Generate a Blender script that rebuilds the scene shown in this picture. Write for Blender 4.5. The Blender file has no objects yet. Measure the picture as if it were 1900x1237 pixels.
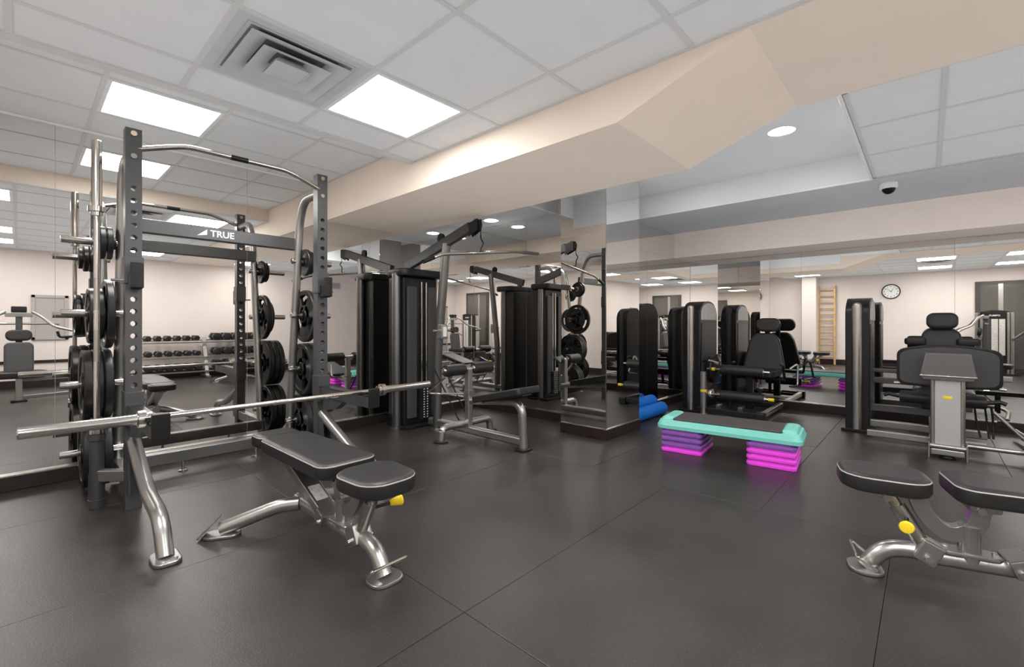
import bpy, bmesh, math, random
from mathutils import Vector, Matrix
random.seed(7)
C = bpy.context.scene
COL = C.collection
PI = math.pi
S = 1.2526            # metres in one survey unit (ceiling tiles are 0.61 m)

# ------------------------------------------------------------------ camera, world, exposure
cam_d = bpy.data.cameras.new('camera')
cam_d.sensor_width = 36.0
cam_d.lens = 839.0 / 1900.0 * 36.0
cam_d.shift_y = -18.5 / 1900.0
cam_d.clip_start = 0.02
cam = bpy.data.objects.new('camera', cam_d)
COL.objects.link(cam)
cam.location = (0, 0, 1.1035)
cam.rotation_euler = (PI / 2, 0, math.atan2(0.676, 0.737) - PI / 2)
C.camera = cam
world = bpy.data.worlds.new('world')
C.world = world
world.use_nodes = True
world.node_tree.nodes['Background'].inputs[0].default_value = (1.0, 0.98, 0.95, 1)
world.node_tree.nodes['Background'].inputs[1].default_value = 0.1
world.light_settings.ao_factor = 0.5
world.light_settings.distance = 2.0
C.cycles.use_fast_gi = True            # renderer's ambient term: the even fill of a room full of lamps
C.cycles.fast_gi_method = 'ADD'
C.view_settings.view_transform = 'Standard'
C.view_settings.look = 'None'
C.view_settings.gamma = 1.0
C.view_settings.use_curve_mapping = False
C.view_settings.exposure = 0.0
PANEL_E = 27.0        # emission of the square ceiling light panels
DOWN_E = 130.0         # emission of the round recessed lights
C.cycles.max_bounces = 12
C.cycles.glossy_bounces = 8
C.cycles.diffuse_bounces = 5
C.cycles.sample_clamp_indirect = 6.0
C.cycles.use_denoising = True

# ------------------------------------------------------------------ materials
def mat(name, col, rough=0.5, metal=0.0, var=0.0, scale=40.0, bump=0.0, emit=0.0, spec=0.5, rvar=0.0):
    m = bpy.data.materials.new(name)
    m.use_nodes = True
    nt = m.node_tree
    b = nt.nodes['Principled BSDF']
    b.inputs['Base Color'].default_value = (*col, 1)
    b.inputs['Roughness'].default_value = rough
    b.inputs['Metallic'].default_value = metal
    b.inputs['Specular IOR Level'].default_value = spec
    if emit:
        b.inputs['Emission Color'].default_value = (*col, 1)
        b.inputs['Emission Strength'].default_value = emit
    if var or bump or rvar:
        tc = nt.nodes.new('ShaderNodeTexCoord')
        n = nt.nodes.new('ShaderNodeTexNoise')
        n.inputs['Scale'].default_value = scale
        n.inputs['Detail'].default_value = 6
        nt.links.new(tc.outputs['Object'], n.inputs['Vector'])
        if var:
            r = nt.nodes.new('ShaderNodeValToRGB')
            r.color_ramp.elements[0].position = 0.3
            r.color_ramp.elements[1].position = 0.72
            r.color_ramp.elements[0].color = (*[max(0, c * (1 - var)) for c in col], 1)
            r.color_ramp.elements[1].color = (*[min(1, c * (1 + var)) for c in col], 1)
            nt.links.new(n.outputs['Fac'], r.inputs['Fac'])
            nt.links.new(r.outputs['Color'], b.inputs['Base Color'])
        if rvar:
            mr = nt.nodes.new('ShaderNodeMapRange')
            mr.inputs['To Min'].default_value = max(0.02, rough - rvar)
            mr.inputs['To Max'].default_value = rough + rvar
            nt.links.new(n.outputs['Fac'], mr.inputs['Value'])
            nt.links.new(mr.outputs['Result'], b.inputs['Roughness'])
        if bump:
            bp = nt.nodes.new('ShaderNodeBump')
            bp.inputs['Strength'].default_value = bump
            bp.inputs['Distance'].default_value = 0.002
            nt.links.new(n.outputs['Fac'], bp.inputs['Height'])
            nt.links.new(bp.outputs['Normal'], b.inputs['Normal'])
    return m

def rubber_floor():
    m = mat('rubber_floor', (0.035, 0.031, 0.029), 0.42)
    nt = m.node_tree
    b = nt.nodes['Principled BSDF']
    tc = nt.nodes.new('ShaderNodeNewGeometry')
    big = nt.nodes.new('ShaderNodeTexNoise'); big.inputs['Scale'].default_value = 1.3; big.inputs['Detail'].default_value = 5
    fine = nt.nodes.new('ShaderNodeTexNoise'); fine.inputs['Scale'].default_value = 150; fine.inputs['Detail'].default_value = 4
    for n in (big, fine): nt.links.new(tc.outputs['Position'], n.inputs['Vector'])
    r1 = nt.nodes.new('ShaderNodeValToRGB')
    r1.color_ramp.elements[0].position = 0.3; r1.color_ramp.elements[1].position = 0.75
    r1.color_ramp.elements[0].color = (0.015, 0.013, 0.012, 1); r1.color_ramp.elements[1].color = (0.040, 0.034, 0.0305, 1)
    nt.links.new(big.outputs['Fac'], r1.inputs['Fac'])
    r2 = nt.nodes.new('ShaderNodeValToRGB')
    r2.color_ramp.elements[0].position = 0.56; r2.color_ramp.elements[1].position = 0.74
    r2.color_ramp.elements[0].color = (0, 0, 0, 1); r2.color_ramp.elements[1].color = (0.5, 0.5, 0.5, 1)
    nt.links.new(fine.outputs['Fac'], r2.inputs['Fac'])
    mx = nt.nodes.new('ShaderNodeMixRGB')
    mx.inputs['Color2'].default_value = (0.10, 0.09, 0.082, 1)
    nt.links.new(r2.outputs['Color'], mx.inputs['Fac'])
    nt.links.new(r1.outputs['Color'], mx.inputs['Color1'])
    nt.links.new(mx.outputs['Color'], b.inputs['Base Color'])
    mr = nt.nodes.new('ShaderNodeMapRange'); mr.inputs['To Min'].default_value = 0.29; mr.inputs['To Max'].default_value = 0.46
    nt.links.new(big.outputs['Fac'], mr.inputs['Value']); nt.links.new(mr.outputs['Result'], b.inputs['Roughness'])
    bp = nt.nodes.new('ShaderNodeBump'); bp.inputs['Strength'].default_value = 0.35; bp.inputs['Distance'].default_value = 0.002
    nt.links.new(fine.outputs['Fac'], bp.inputs['Height']); nt.links.new(bp.outputs['Normal'], b.inputs['Normal'])
    return m

M = dict(
    floor=rubber_floor(),
    underlay=mat('underlay', (0.012, 0.011, 0.011), 0.8, var=0.2),
    tile=mat('ceiling_tile_white', (0.68, 0.69, 0.70), 0.85, var=0.02, scale=6, bump=0.05),
    grid=mat('ceiling_grid_white', (0.58, 0.585, 0.59), 0.6, var=0.02, scale=9),
    plaster=mat('grey_plaster', (0.52, 0.535, 0.56), 0.7, var=0.02, scale=5),
    coffer=mat('white_coffer', (0.74, 0.76, 0.78), 0.45, var=0.015, scale=5),
    beige=mat('beige_paint', (0.76, 0.655, 0.565), 0.75, var=0.02, scale=4),
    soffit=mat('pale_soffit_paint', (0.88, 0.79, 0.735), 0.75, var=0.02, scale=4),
    wall=mat('pale_pink_wall', (0.66, 0.59, 0.555), 0.8, var=0.02, scale=3),
    panelpaint=mat('pale_panel_paint', (0.34, 0.315, 0.305), 0.6, var=0.02, scale=5),
    mirror=mat('mirror_glass', (0.86, 0.85, 0.83), 0.0, 1.0),
    mirror_edge=mat('mirror_trim', (0.62, 0.60, 0.57), 0.25, 1.0, rvar=0.06),
    plinth=mat('dark_plinth', (0.022, 0.014, 0.013), 0.3, var=0.25, scale=12),
    light=mat('light_diffuser', (1.0, 0.985, 0.96), 0.5, emit=PANEL_E),
    down=mat('downlight_lens', (1.0, 0.98, 0.95), 0.5, emit=DOWN_E),
    lightframe=mat('light_frame_white', (0.72, 0.73, 0.74), 0.5, var=0.02),
    vent=mat('vent_enamel', (0.50, 0.51, 0.52), 0.45, var=0.05, scale=8),
    ventdark=mat('vent_throat', (0.16, 0.16, 0.165), 0.7, var=0.2),
    silver=mat('silver_powder_coat', (0.46, 0.46, 0.445), 0.30, 0.93, rvar=0.015, scale=30),
    dsilver=mat('dark_silver_paint', (0.25, 0.25, 0.245), 0.30, 0.93, rvar=0.015, scale=30),
    gun=mat('gunmetal_powder_coat', (0.095, 0.097, 0.10), 0.36, 0.6, rvar=0.03, scale=30),
    chrome=mat('polished_chrome', (0.72, 0.70, 0.66), 0.14, 1.0, rvar=0.03, scale=60),
    steel=mat('brushed_steel', (0.54, 0.525, 0.495), 0.32, 1.0, rvar=0.03, scale=80),
    black=mat('black_plastic', (0.009, 0.0095, 0.0095), 0.33, rvar=0.03, scale=50, spec=0.4),
    blackm=mat('black_metal', (0.014, 0.014, 0.0145), 0.34, 0.2, rvar=0.03, scale=60, spec=0.4),
    greyp=mat('grey_plastic', (0.050, 0.050, 0.051), 0.36, rvar=0.03, scale=50),
    vinyl=mat('black_vinyl', (0.015, 0.0145, 0.0145), 0.42, var=0.2, scale=200, bump=0.12, rvar=0.06),
    piping=mat('grey_piping', (0.33, 0.32, 0.31), 0.4, var=0.1, scale=90),
    foam=mat('black_foam', (0.014, 0.0135, 0.0135), 0.42, var=0.2, scale=200, bump=0.08),
    iron=mat('black_cast_iron', (0.017, 0.0165, 0.016), 0.34, 0.1, var=0.2, scale=70, bump=0.1),
    yellow=mat('yellow_plastic', (0.78, 0.56, 0.02), 0.35, var=0.06, scale=40),
    label=mat('label_print', (0.55, 0.53, 0.50), 0.45, var=0.25, scale=70),
    white=mat('white_plastic', (0.78, 0.78, 0.77), 0.35, var=0.02),
    aqua=mat('aqua_plastic', (0.16, 0.50, 0.44), 0.38, var=0.05, scale=60, bump=0.06),
    pink=mat('magenta_plastic', (0.76, 0.07, 0.70), 0.33, var=0.05, scale=60),
    purple=mat('purple_plastic', (0.22, 0.085, 0.36), 0.33, var=0.06, scale=60),
    steptop=mat('grey_step_mat', (0.055, 0.048, 0.047), 0.55, var=0.2, scale=120, bump=0.3),
    blue=mat('blue_foam', (0.008, 0.13, 0.50), 0.5, var=0.12, scale=90, bump=0.15),
    wood=mat('pale_wood', (0.55, 0.36, 0.17), 0.45, var=0.2, scale=14),
    darkdoor=mat('dark_door', (0.05, 0.045, 0.04), 0.4, var=0.15, scale=8),
    doorglass=mat('dark_door_glass', (0.10, 0.095, 0.085), 0.1, 0.0, rvar=0.02, spec=0.8),
    postsilver=mat('pale_silver_paint', (0.46, 0.455, 0.45), 0.36, 0.35, rvar=0.02, scale=30),
    housing=mat('warm_grey_plastic', (0.105, 0.095, 0.097), 0.38, rvar=0.02, scale=40),
    rod=mat('stack_steel', (0.3, 0.3, 0.29), 0.33, 0.9, rvar=0.02),
)

# ------------------------------------------------------------------ mesh helpers
def rrect(w, h, r, n=5):
    r = min(r, w / 2 - 1e-4, h / 2 - 1e-4)
    pts = []
    for cx, cy, a0 in ((w / 2 - r, h / 2 - r, 0), (-w / 2 + r, h / 2 - r, 90), (-w / 2 + r, -h / 2 + r, 180), (w / 2 - r, -h / 2 + r, 270)):
        for k in range(n + 1):
            a = math.radians(a0 + 90 * k / n)
            pts.append((cx + r * math.cos(a), cy + r * math.sin(a)))
    return pts

def circ(r, n=14, ry=None):
    ry = ry or r
    return [(r * math.cos(2 * PI * k / n), ry * math.sin(2 * PI * k / n)) for k in range(n)]

def fillet(pts, rad, k=6):
    pts = [Vector(p) for p in pts]
    out = [pts[0]]
    for i in range(1, len(pts) - 1):
        p, a, b = pts[i], pts[i - 1], pts[i + 1]
        d0, d1 = (a - p), (b - p)
        t = min(rad, d0.length * 0.48, d1.length * 0.48)
        s, e = p + d0.normalized() * t, p + d1.normalized() * t
        for j in range(k + 1):
            u = j / k
            out.append(s * (1 - u) ** 2 + p * 2 * u * (1 - u) + e * u * u)
    out.append(pts[-1])
    return out

class G:
    def __init__(self): self.bm = bmesh.new()
    def merge(self, t, mx=None):
        if mx is not None: t.transform(mx)
        me = bpy.data.meshes.new('tmp'); t.to_mesh(me); t.free()
        self.bm.from_mesh(me); bpy.data.meshes.remove(me)
        return self
    def box(self, c, s, bev=0.0, rot=None, seg=2):
        t = bmesh.new()
        bmesh.ops.create_cube(t, size=1.0)
        bmesh.ops.scale(t, vec=s, verts=t.verts)
        if bev:
            bmesh.ops.bevel(t, geom=t.edges[:], offset=min(bev, min(s) * 0.45), segments=seg, affect='EDGES', profile=0.5)
        mx = Matrix.Translation(c)
        if rot is not None: mx = mx @ (rot if isinstance(rot, Matrix) else Matrix.Rotation(rot[0], 4, rot[1]))
        return self.merge(t, mx)
    def b2(self, p0, p1, bev=0.0):
        c = [(a + b) / 2 for a, b in zip(p0, p1)]
        return self.box(c, [abs(b - a) for a, b in zip(p0, p1)], bev)
    def rings(self, rings, cap=True, closed=False):
        bm = self.bm
        vs = [[bm.verts.new(p) for p in r] for r in rings]
        n = len(vs[0])
        m = len(vs)
        for i in range(m if closed else m - 1):
            A, B = vs[i], vs[(i + 1) % m]
            for j in range(n):
                bm.faces.new((A[j], A[(j + 1) % n], B[(j + 1) % n], B[j]))
        if cap and not closed:
            bm.faces.new(list(reversed(vs[0]))); bm.faces.new(vs[-1])
        return self
    def sweep(self, path, sec, up=(0, 0, 1), closed=False):
        path = [Vector(p) for p in path]
        up = Vector(up)
        rings = []
        N = len(path)
        for i, p in enumerate(path):
            if closed: d = path[(i + 1) % N] - path[i - 1]
            else: d = path[min(i + 1, N - 1)] - path[max(i - 1, 0)]
            d.normalize()
            u = up
            if abs(d.dot(u)) > 0.98: u = Vector((0, 1, 0)) if abs(d.y) < 0.9 else Vector((1, 0, 0))
            if i and not closed and getattr(self, '_x', None) is not None and abs(d.dot(up)) > 0.9:
                x = self._x - d * self._x.dot(d)
                x = x.normalized() if x.length > 1e-4 else d.cross(u).normalized()
            else:
                x = d.cross(u).normalized()
            self._x = x
            y = x.cross(d).normalized()
            rings.append([p + x * q[0] + y * q[1] for q in sec])
        self._x = None
        return self.rings(rings, closed=closed)
    def tube(self, path, r, n=12, rad=0.0, up=(0, 0, 1), closed=False):
        if rad: path = fillet(path, rad)
        return self.sweep(path, circ(r, n), up, closed)
    def rtube(self, path, w, h, rad=0.0, up=(0, 0, 1), cr=0.008, n=3):
        if rad: path = fillet(path, rad)
        return self.sweep(path, rrect(w, h, cr, n), up)
    def lathe(self, prof, o=(0, 0, 0), axis=(0, 0, 1), n=24, cap=True):
        ax = Vector(axis).normalized()
        q = Vector((0, 0, 1)).rotation_difference(ax).to_matrix().to_4x4()
        mx = Matrix.Translation(o) @ q
        rings = [[mx @ Vector((r * math.cos(2 * PI * k / n), r * math.sin(2 * PI * k / n), z)) for k in range(n)] for r, z in prof]
        return self.rings(rings, cap)
    def cyl(self, p0, p1, r, n=16, r1=None, bev=0.0):
        p0, p1 = Vector(p0), Vector(p1)
        L = (p1 - p0).length
        r1 = r if r1 is None else r1
        prof = [(r, 0), (r1, L)] if not bev else [(r - bev, 0), (r, bev), (r1, L - bev), (r1 - bev, L)]
        return self.lathe(prof, p0, p1 - p0, n)
    def pad(self, L, W, t, cr=0.05, mx=None, e=0.018, n=5, taper=None):
        rings = []
        for z, i in ((0, e * 0.9), (e * 0.35, e * 0.25), (e, 0), (t - e, 0), (t - e * 0.4, e * 0.2), (t - e * 0.08, e * 0.65), (t + 0.002, e * 1.6)):
            ring = [Vector((x, y, z)) for x, y in rrect(L - 2 * i, W - 2 * i, max(0.005, cr - i), n)]
            if taper: ring = [Vector((v.x, v.y * (1 + taper * v.x / (L / 2)), v.z)) for v in ring]
            rings.append(ring)
        if mx is not None: rings = [[mx @ v for v in r] for r in rings]
        return self.rings(rings)
    def prism(self, poly, t, mx=None, bev=0.0):
        b = bmesh.new()
        lo = [b.verts.new((x, y, -t / 2)) for x, y in poly]
        hi = [b.verts.new((x, y, t / 2)) for x, y in poly]
        n = len(poly)
        b.faces.new(list(reversed(lo))); b.faces.new(hi)
        for i in range(n): b.faces.new((lo[i], lo[(i + 1) % n], hi[(i + 1) % n], hi[i]))
        if bev:
            es = [e for e in b.edges if abs(e.verts[0].co.z - e.verts[1].co.z) < 1e-6]
            bmesh.ops.bevel(b, geom=es, offset=bev, segments=2, affect='EDGES', profile=0.5)
        return self.merge(b, mx)
    def ell(self, c, r, u=20, v=12):
        t = bmesh.new()
        bmesh.ops.create_uvsphere(t, u_segments=u, v_segments=v, radius=1)
        bmesh.ops.scale(t, vec=r, verts=t.verts)
        return self.merge(t, Matrix.Translation(c))
    def build(self, name, m, parent=None, smooth=True):
        bmesh.ops.recalc_face_normals(self.bm, faces=self.bm.faces)
        me = bpy.data.meshes.new(name)
        self.bm.to_mesh(me); self.bm.free()
        me.materials.append(M[m])
        if smooth:
            for p in me.polygons: p.use_smooth = True
            me.set_sharp_from_angle(angle=0.62)
        o = bpy.data.objects.new(name, me)
        COL.objects.link(o)
        if parent is not None: o.parent = parent
        if smooth:
            wn_ = o.modifiers.new('weighted_normal', 'WEIGHTED_NORMAL')
            wn_.keep_sharp = True
            wn_.weight = 60
        return o

def axes(o, x, z):
    """matrix whose local X and Z point along x and z, at o"""
    x = Vector(x).normalized(); z = Vector(z)
    z = (z - x * z.dot(x)).normalized()
    y = z.cross(x)
    m = Matrix.Identity(4)
    for i, v in enumerate((x, y, z)):
        m[0][i], m[1][i], m[2][i] = v.x, v.y, v.z
    return Matrix.Translation(o) @ m

def tag(o, label=None, cat=None, group=None, kind=None):
    if label: o['label'] = label
    if cat: o['category'] = cat
    if group: o['group'] = group
    if kind: o['kind'] = kind
    return o

def thing(name, label, cat, loc=(0, 0, 0), rz=0.0, group=None):
    o = bpy.data.objects.new(name, None)
    o.empty_display_size = 0.1
    COL.objects.link(o)
    o.location = loc
    o.rotation_euler = (0, 0, rz)
    return tag(o, label, cat, group)

def struct(name, loc=(0, 0, 0)):
    o = bpy.data.objects.new(name, None)
    COL.objects.link(o)
    o.location = loc
    o['kind'] = 'structure'
    return o

def dup(root, loc=None, rz=None, label=None, group=None):
    r = root.copy(); COL.objects.link(r)
    if loc is not None: r.location = loc
    if rz is not None: r.rotation_euler = (0, 0, rz)
    if label: r['label'] = label
    if group: r['group'] = group
    for ch in list(root.children):
        c = ch.copy(); COL.objects.link(c); c.parent = r
        for g in list(ch.children):
            d = g.copy(); COL.objects.link(d); d.parent = c
    return r

def text(body, size, mx, m, parent, name='lettering', extrude=0.0008):
    cu = bpy.data.curves.new(name, 'FONT')
    cu.body = body; cu.size = size; cu.extrude = extrude
    cu.align_x = 'CENTER'; cu.align_y = 'CENTER'
    cu.offset = size * 0.02
    cu.materials.append(M[m])
    o = bpy.data.objects.new(name, cu)
    COL.objects.link(o)
    dg = bpy.context.evaluated_depsgraph_get()
    me = bpy.data.meshes.new_from_object(o.evaluated_get(dg))
    bpy.data.objects.remove(o)
    o = bpy.data.objects.new(name, me)
    COL.objects.link(o)
    o.parent = parent
    o.matrix_local = mx
    return o

# ------------------------------------------------------------------ room shell
ZR, ZL, ZB, ZC, ZS = 2.356, 2.500, 2.137, 2.594, 2.018
AR, AB = -1.378, 6.764                  # rear wall behind the camera, mirrored back wall
BR, BL = -2.38, 4.484                   # right wall, mirrored left wall
BM0, BM1 = 2.079, 3.031                 # beam
STEP = 2.931                            # where the raised left ceiling starts
AN = 4.134                              # mirrored wall behind the pulldown machine
BN = 2.605                              # mirrored wall behind the rollers
AS = 6.20                               # face of the back soffit
CA1, CB0, CB1 = 4.985, 0.35, 3.09       # coffer

fl = G().b2((AR - 0.1, BR - 0.1, -0.08), (AB + 0.1, BL + 0.1, -0.014)).build('floor', 'underlay')
fl['kind'] = 'structure'
def mat_grid(alist, blist):
    for i in range(len(alist) - 1):
        for j in range(len(blist) - 1):
            a0, a1, b0, b1 = alist[i], alist[i + 1], blist[j], blist[j + 1]
            g = 0.0007
            dz = random.uniform(-0.0012, 0.0)
            G().b2((a0 + g, b0 + g, -0.014), (a1 - g, b1 - g, dz), 0.0022).build('floor_mat', 'floor', fl, smooth=False)
mat_grid([AR, -0.68, 1.152], [BR, -1.05, 0.127, 1.304, 2.481, 3.658, BL])
mat_grid([1.152, 2.985], [BR, -1.05, 0.127, 1.304, 2.481, 3.658, BL])
mat_grid([2.985, 4.82, AB], [BR, -1.63, -0.451, 0.726, 1.90, BN + 0.1])
mat_grid([2.985, AN + 0.08], [BN + 0.1, 3.09, BL])

ce = struct('ceiling')
def slab(a0, a1, b0, b1, z, m='plaster'):
    return G().b2((a0, b0, z), (a1, b1, z + 0.06)).build('ceiling_slab', m, ce)
def tile_zone(a0, a1, b0, b1, z, al, bl, skip=()):
    slab(a0, a1, b0, b1 - 0.01, z + 0.03)
    al, bl = sorted(al), sorted(bl)
    A = [a0] + [x for x in al if a0 + 0.02 < x < a1 - 0.02] + [a1]
    B = [b0] + [x for x in bl if b0 + 0.02 < x < b1 - 0.02] + [b1]
    for i in range(len(A) - 1):
        for j in range(len(B) - 1):
            if (i, j) in skip: continue
            ca, cb = (A[i] + A[i + 1]) / 2, (B[j] + B[j + 1]) / 2
            if any(x0 < ca < x1 and y0 < cb < y1 for x0, x1, y0, y1 in HOLES): continue
            G().b2((A[i] + 0.008, B[j] + 0.008, z + 0.004), (A[i + 1] - 0.008, B[j + 1] - 0.008, z + 0.022), 0.004).build('ceiling_tile', 'tile', ce, smooth=False)
    for x in A[1:-1]: G().b2((x - 0.012, b0, z), (x + 0.012, b1, z + 0.006)).build('grid_bar', 'grid', ce)
    for y in B[1:-1]: G().b2((a0, y - 0.012, z - 0.0005), (a1, y + 0.012, z + 0.0055)).build('grid_bar', 'grid', ce)
    for x0, x1, y0, y1 in ((a0, a0 + 0.02, b0, b1), (a1 - 0.02, a1, b0, b1), (a0, a1, b0, b0 + 0.02), (a0, a1, b1 - 0.02, b1)):
        G().b2((x0, y0, z - 0.001), (x1, y1, z + 0.005)).build('edge_trim', 'grid', ce)
T = 0.61
al_r = [1.190 + T * k for k in range(-5, 3)]
bl_r = [2.004 + T * k for k in range(-8, 3)]
al_l = [0.332 + T * k for k in range(-4, 5)]
bl_l = [3.432, 4.042]
LIGHTS = [   # (a0, b0, z, label)
    (3.040, -1.900, ZR, 'added out-of-view square ceiling light panel beyond the beige beam, right of the leg press'),  # extra panel out of view, added to light the soffit and machines
    (1.190, 2.004, ZR, 'square ceiling light panel beside the air diffuser, near the beige beam'),
    (0.332, 3.432, ZL, 'square ceiling light panel in the raised ceiling over the squat rack'),
    (-0.640, -0.436, ZR, 'square ceiling light panel over the chest press bench'),
    (1.190, -0.436, ZR, 'square ceiling light panel over the middle of the room'),
    (-0.640, -1.656, ZR, 'square ceiling light panel near the door and the weight tower'),
    (1.190, -1.656, ZR, 'square ceiling light panel over the dumbbell rack'),
    (-0.640, 2.004, ZR, 'square ceiling light panel over the wall bars'),
]
VENTS = [(0.580, 2.004, ZR, 'grey square ceiling air diffuser with nested louvres beside a light panel'),
         (0.580, -0.436, ZR, 'square ceiling air diffuser between two light panels behind the camera')]
HOLES = [(a, a + T, b, b + T) for a, b, z, _ in LIGHTS + VENTS]
tile_zone(AR, BM0, BR, STEP, ZR, al_r, bl_r)
tile_zone(AR, BM0, STEP, BL, ZL, al_l, bl_l)
tile_zone(BM1, CA1, BR, CB0 - 0.01, ZR, [3.65, 4.29, 4.97], [-0.07 - T * k for k in range(0, 4)])
slab(CA1 + 0.02, AB, BR, BN + 0.02, ZR)
slab(BM1, AN + 0.02, CB1 + 0.02, BL, ZR)
slab(BM1, CA1, CB0, CB1, ZC, 'coffer')
G().b2((AR, STEP, ZR + 0.0), (BM0, STEP + 0.05, ZL + 0.05)).build('ceiling_riser', 'beige', ce)
G().b2((AR, STEP - 0.012, ZR - 0.004), (BM0, STEP + 0.055, ZR + 0.004)).build('edge_trim', 'grid', ce)
# coffer side walls and rims
G().b2((CA1, CB0 - 0.02, ZR + 0.002), (CA1 + 0.05, CB1, ZC + 0.05)).build('coffer_side', 'coffer', ce)
G().b2((BM1 + 0.002, CB0 - 0.05, ZR + 0.007), (CA1, CB0, ZC + 0.05)).build('coffer_side', 'coffer', ce)
G().b2((BM1 + 0.002, CB1, ZR + 0.002), (CA1, CB1 + 0.05, ZC + 0.05)).build('coffer_side', 'coffer', ce)
G().b2((CA1 - 0.012, CB0 - 0.006, ZR - 0.014), (CA1 + 0.006, CB1 - 0.0125, ZR + 0.006), 0.004).build('coffer_rim', 'white', ce)
G().b2((BM1, CB0 - 0.006, ZR - 0.014), (CA1 - 0.0125, CB0 + 0.012, ZR + 0.006), 0.004).build('coffer_rim', 'white', ce)
G().b2((BM1, CB1 - 0.012, ZR - 0.014), (AN, CB1 + 0.006, ZR + 0.006), 0.004).build('coffer_rim', 'white', ce)

G().b2((BM1, CB0, ZR + 0.002), (BM1 + 0.012, 1.20, ZC)).build('coffer_side', 'coffer', ce)
G().b2((BM1, 1.201, ZB + 0.09), (BM1 + 0.012, CB1, ZC)).build('coffer_side', 'coffer', ce)
# the beam: low run, ramp, then flush with the tiles
prof = [(BL + 0.05, ZB), (1.174, ZB), (0.551, ZR - 0.006), (BR - 0.05, ZR - 0.006), (BR - 0.05, 2.72), (BL + 0.05, 2.72)]
g = G()
g.prism(prof, BM1 - BM0, Matrix(((0, 0, 1, (BM0 + BM1) / 2), (1, 0, 0, 0), (0, 1, 0, 0), (0, 0, 0, 1))))
beam = g.build('ceiling_beam', 'beige', None, smooth=False); beam['kind'] = 'structure'
# back soffit
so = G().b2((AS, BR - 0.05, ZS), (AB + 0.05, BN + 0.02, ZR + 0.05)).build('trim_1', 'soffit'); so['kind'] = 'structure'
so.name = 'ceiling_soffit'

def wall(name, p0, p1, m='wall'):
    w = G().b2(p0, p1).build(name, m); w['kind'] = 'structure'
    return w
WT = 2.72
wl = wall('wall_left', (AR - 0.1, BL, -0.05), (AN + 0.12, BL + 0.12, WT))
wn = wall('wall_niche', (AN, BN + 0.1, -0.05), (AN + 0.12, BL, WT))
wi = wall('wall_inner', (AN, BN, -0.05), (AB + 0.12, BN + 0.1, WT))
wb = wall('wall_back', (AB, BR - 0.12, -0.05), (AB + 0.12, BN, WT))
wr = wall('wall_right', (AR - 0.1, BR - 0.12, -0.05), (AB, BR, WT))
wq = wall('wall_rear', (AR - 0.12, BR, -0.05), (AR, BL, WT))

PL = 0.105   # plinth height under the mirrors
def mirrors(w, cuts, z0, z1, fn):
    for i in range(len(cuts) - 1):
        p0, p1 = fn(cuts[i] + 0.0012, z0, 0.0), fn(cuts[i + 1] - 0.0012, z1, 0.006)
        G().b2(p0, p1).build('mirror_panel', 'mirror', w, smooth=False)
mirrors(wl, [AR, 0.17, 1.378, 2.586, 3.794, AN - 0.007], PL, ZL - 0.014, lambda t, z, d: (t, BL - d, z))
mirrors(wn, [BN + 0.1, 2.76, 3.55, BL - 0.007], PL, ZR - 0.01, lambda t, z, d: (AN - d, t, z))
mirrors(wi, [AN, 4.60, 5.35, AB - 0.007], PL, ZS - 0.004, lambda t, z, d: (t, BN - d, z))
G().b2((AN, BN - 0.006, ZS - 0.002), (AS - 0.001, BN, ZR - 0.006)).build('mirror_panel', 'mirror', wi, smooth=False)
mirrors(wb, [BR, -1.62, -0.22, 1.18, BN - 0.007], PL, ZS - 0.012, lambda t, z, d: (AB - d, t, z))
G().b2((AR, BL - 0.012, ZL - 0.015), (BM0, BL, ZL - 0.001)).build('mirror_rail', 'white', wl)
G().b2((AB - 0.012, BR, ZS - 0.012), (AB, BN, ZS)).build('mirror_rail', 'mirror_edge', wb)

def base(name, p0, p1, q0, q1, m='plinth'):
    b = G().b2(p0, p1, 0.003).build(name, m); b['kind'] = 'structure'
    if q0: G().b2(q0, q1, 0.002).build('metal_strip', 'mirror_edge', b)
    return b
base('baseboard_left', (AR, BL - 0.035, 0), (AN, BL, PL - 0.012), (AR, BL - 0.04, PL - 0.012), (AN, BL, PL))
base('baseboard_niche', (AN - 0.035, BN + 0.1, 0), (AN, BL - 0.04, PL - 0.012), (AN - 0.04, BN + 0.1, PL - 0.012), (AN, BL - 0.04, PL))
base('baseboard_inner', (4.42, BN - 0.035, 0), (AB - 0.04, BN, PL - 0.012), (4.42, BN - 0.04, PL - 0.012), (AB - 0.04, BN, PL))
base('baseboard_back', (AB - 0.035, BR, 0), (AB, BN - 0.04, PL - 0.012), (AB - 0.04, BR, PL - 0.012), (AB, BN - 0.04, PL))
base('baseboard_right', (AR, BR, 0), (AB - 0.04, BR + 0.015, 0.14), None, None, 'plinth')
base('baseboard_rear', (AR, BR + 0.02, 0), (AR + 0.015, BL - 0.04, 0.14), None, None, 'plinth')

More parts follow.
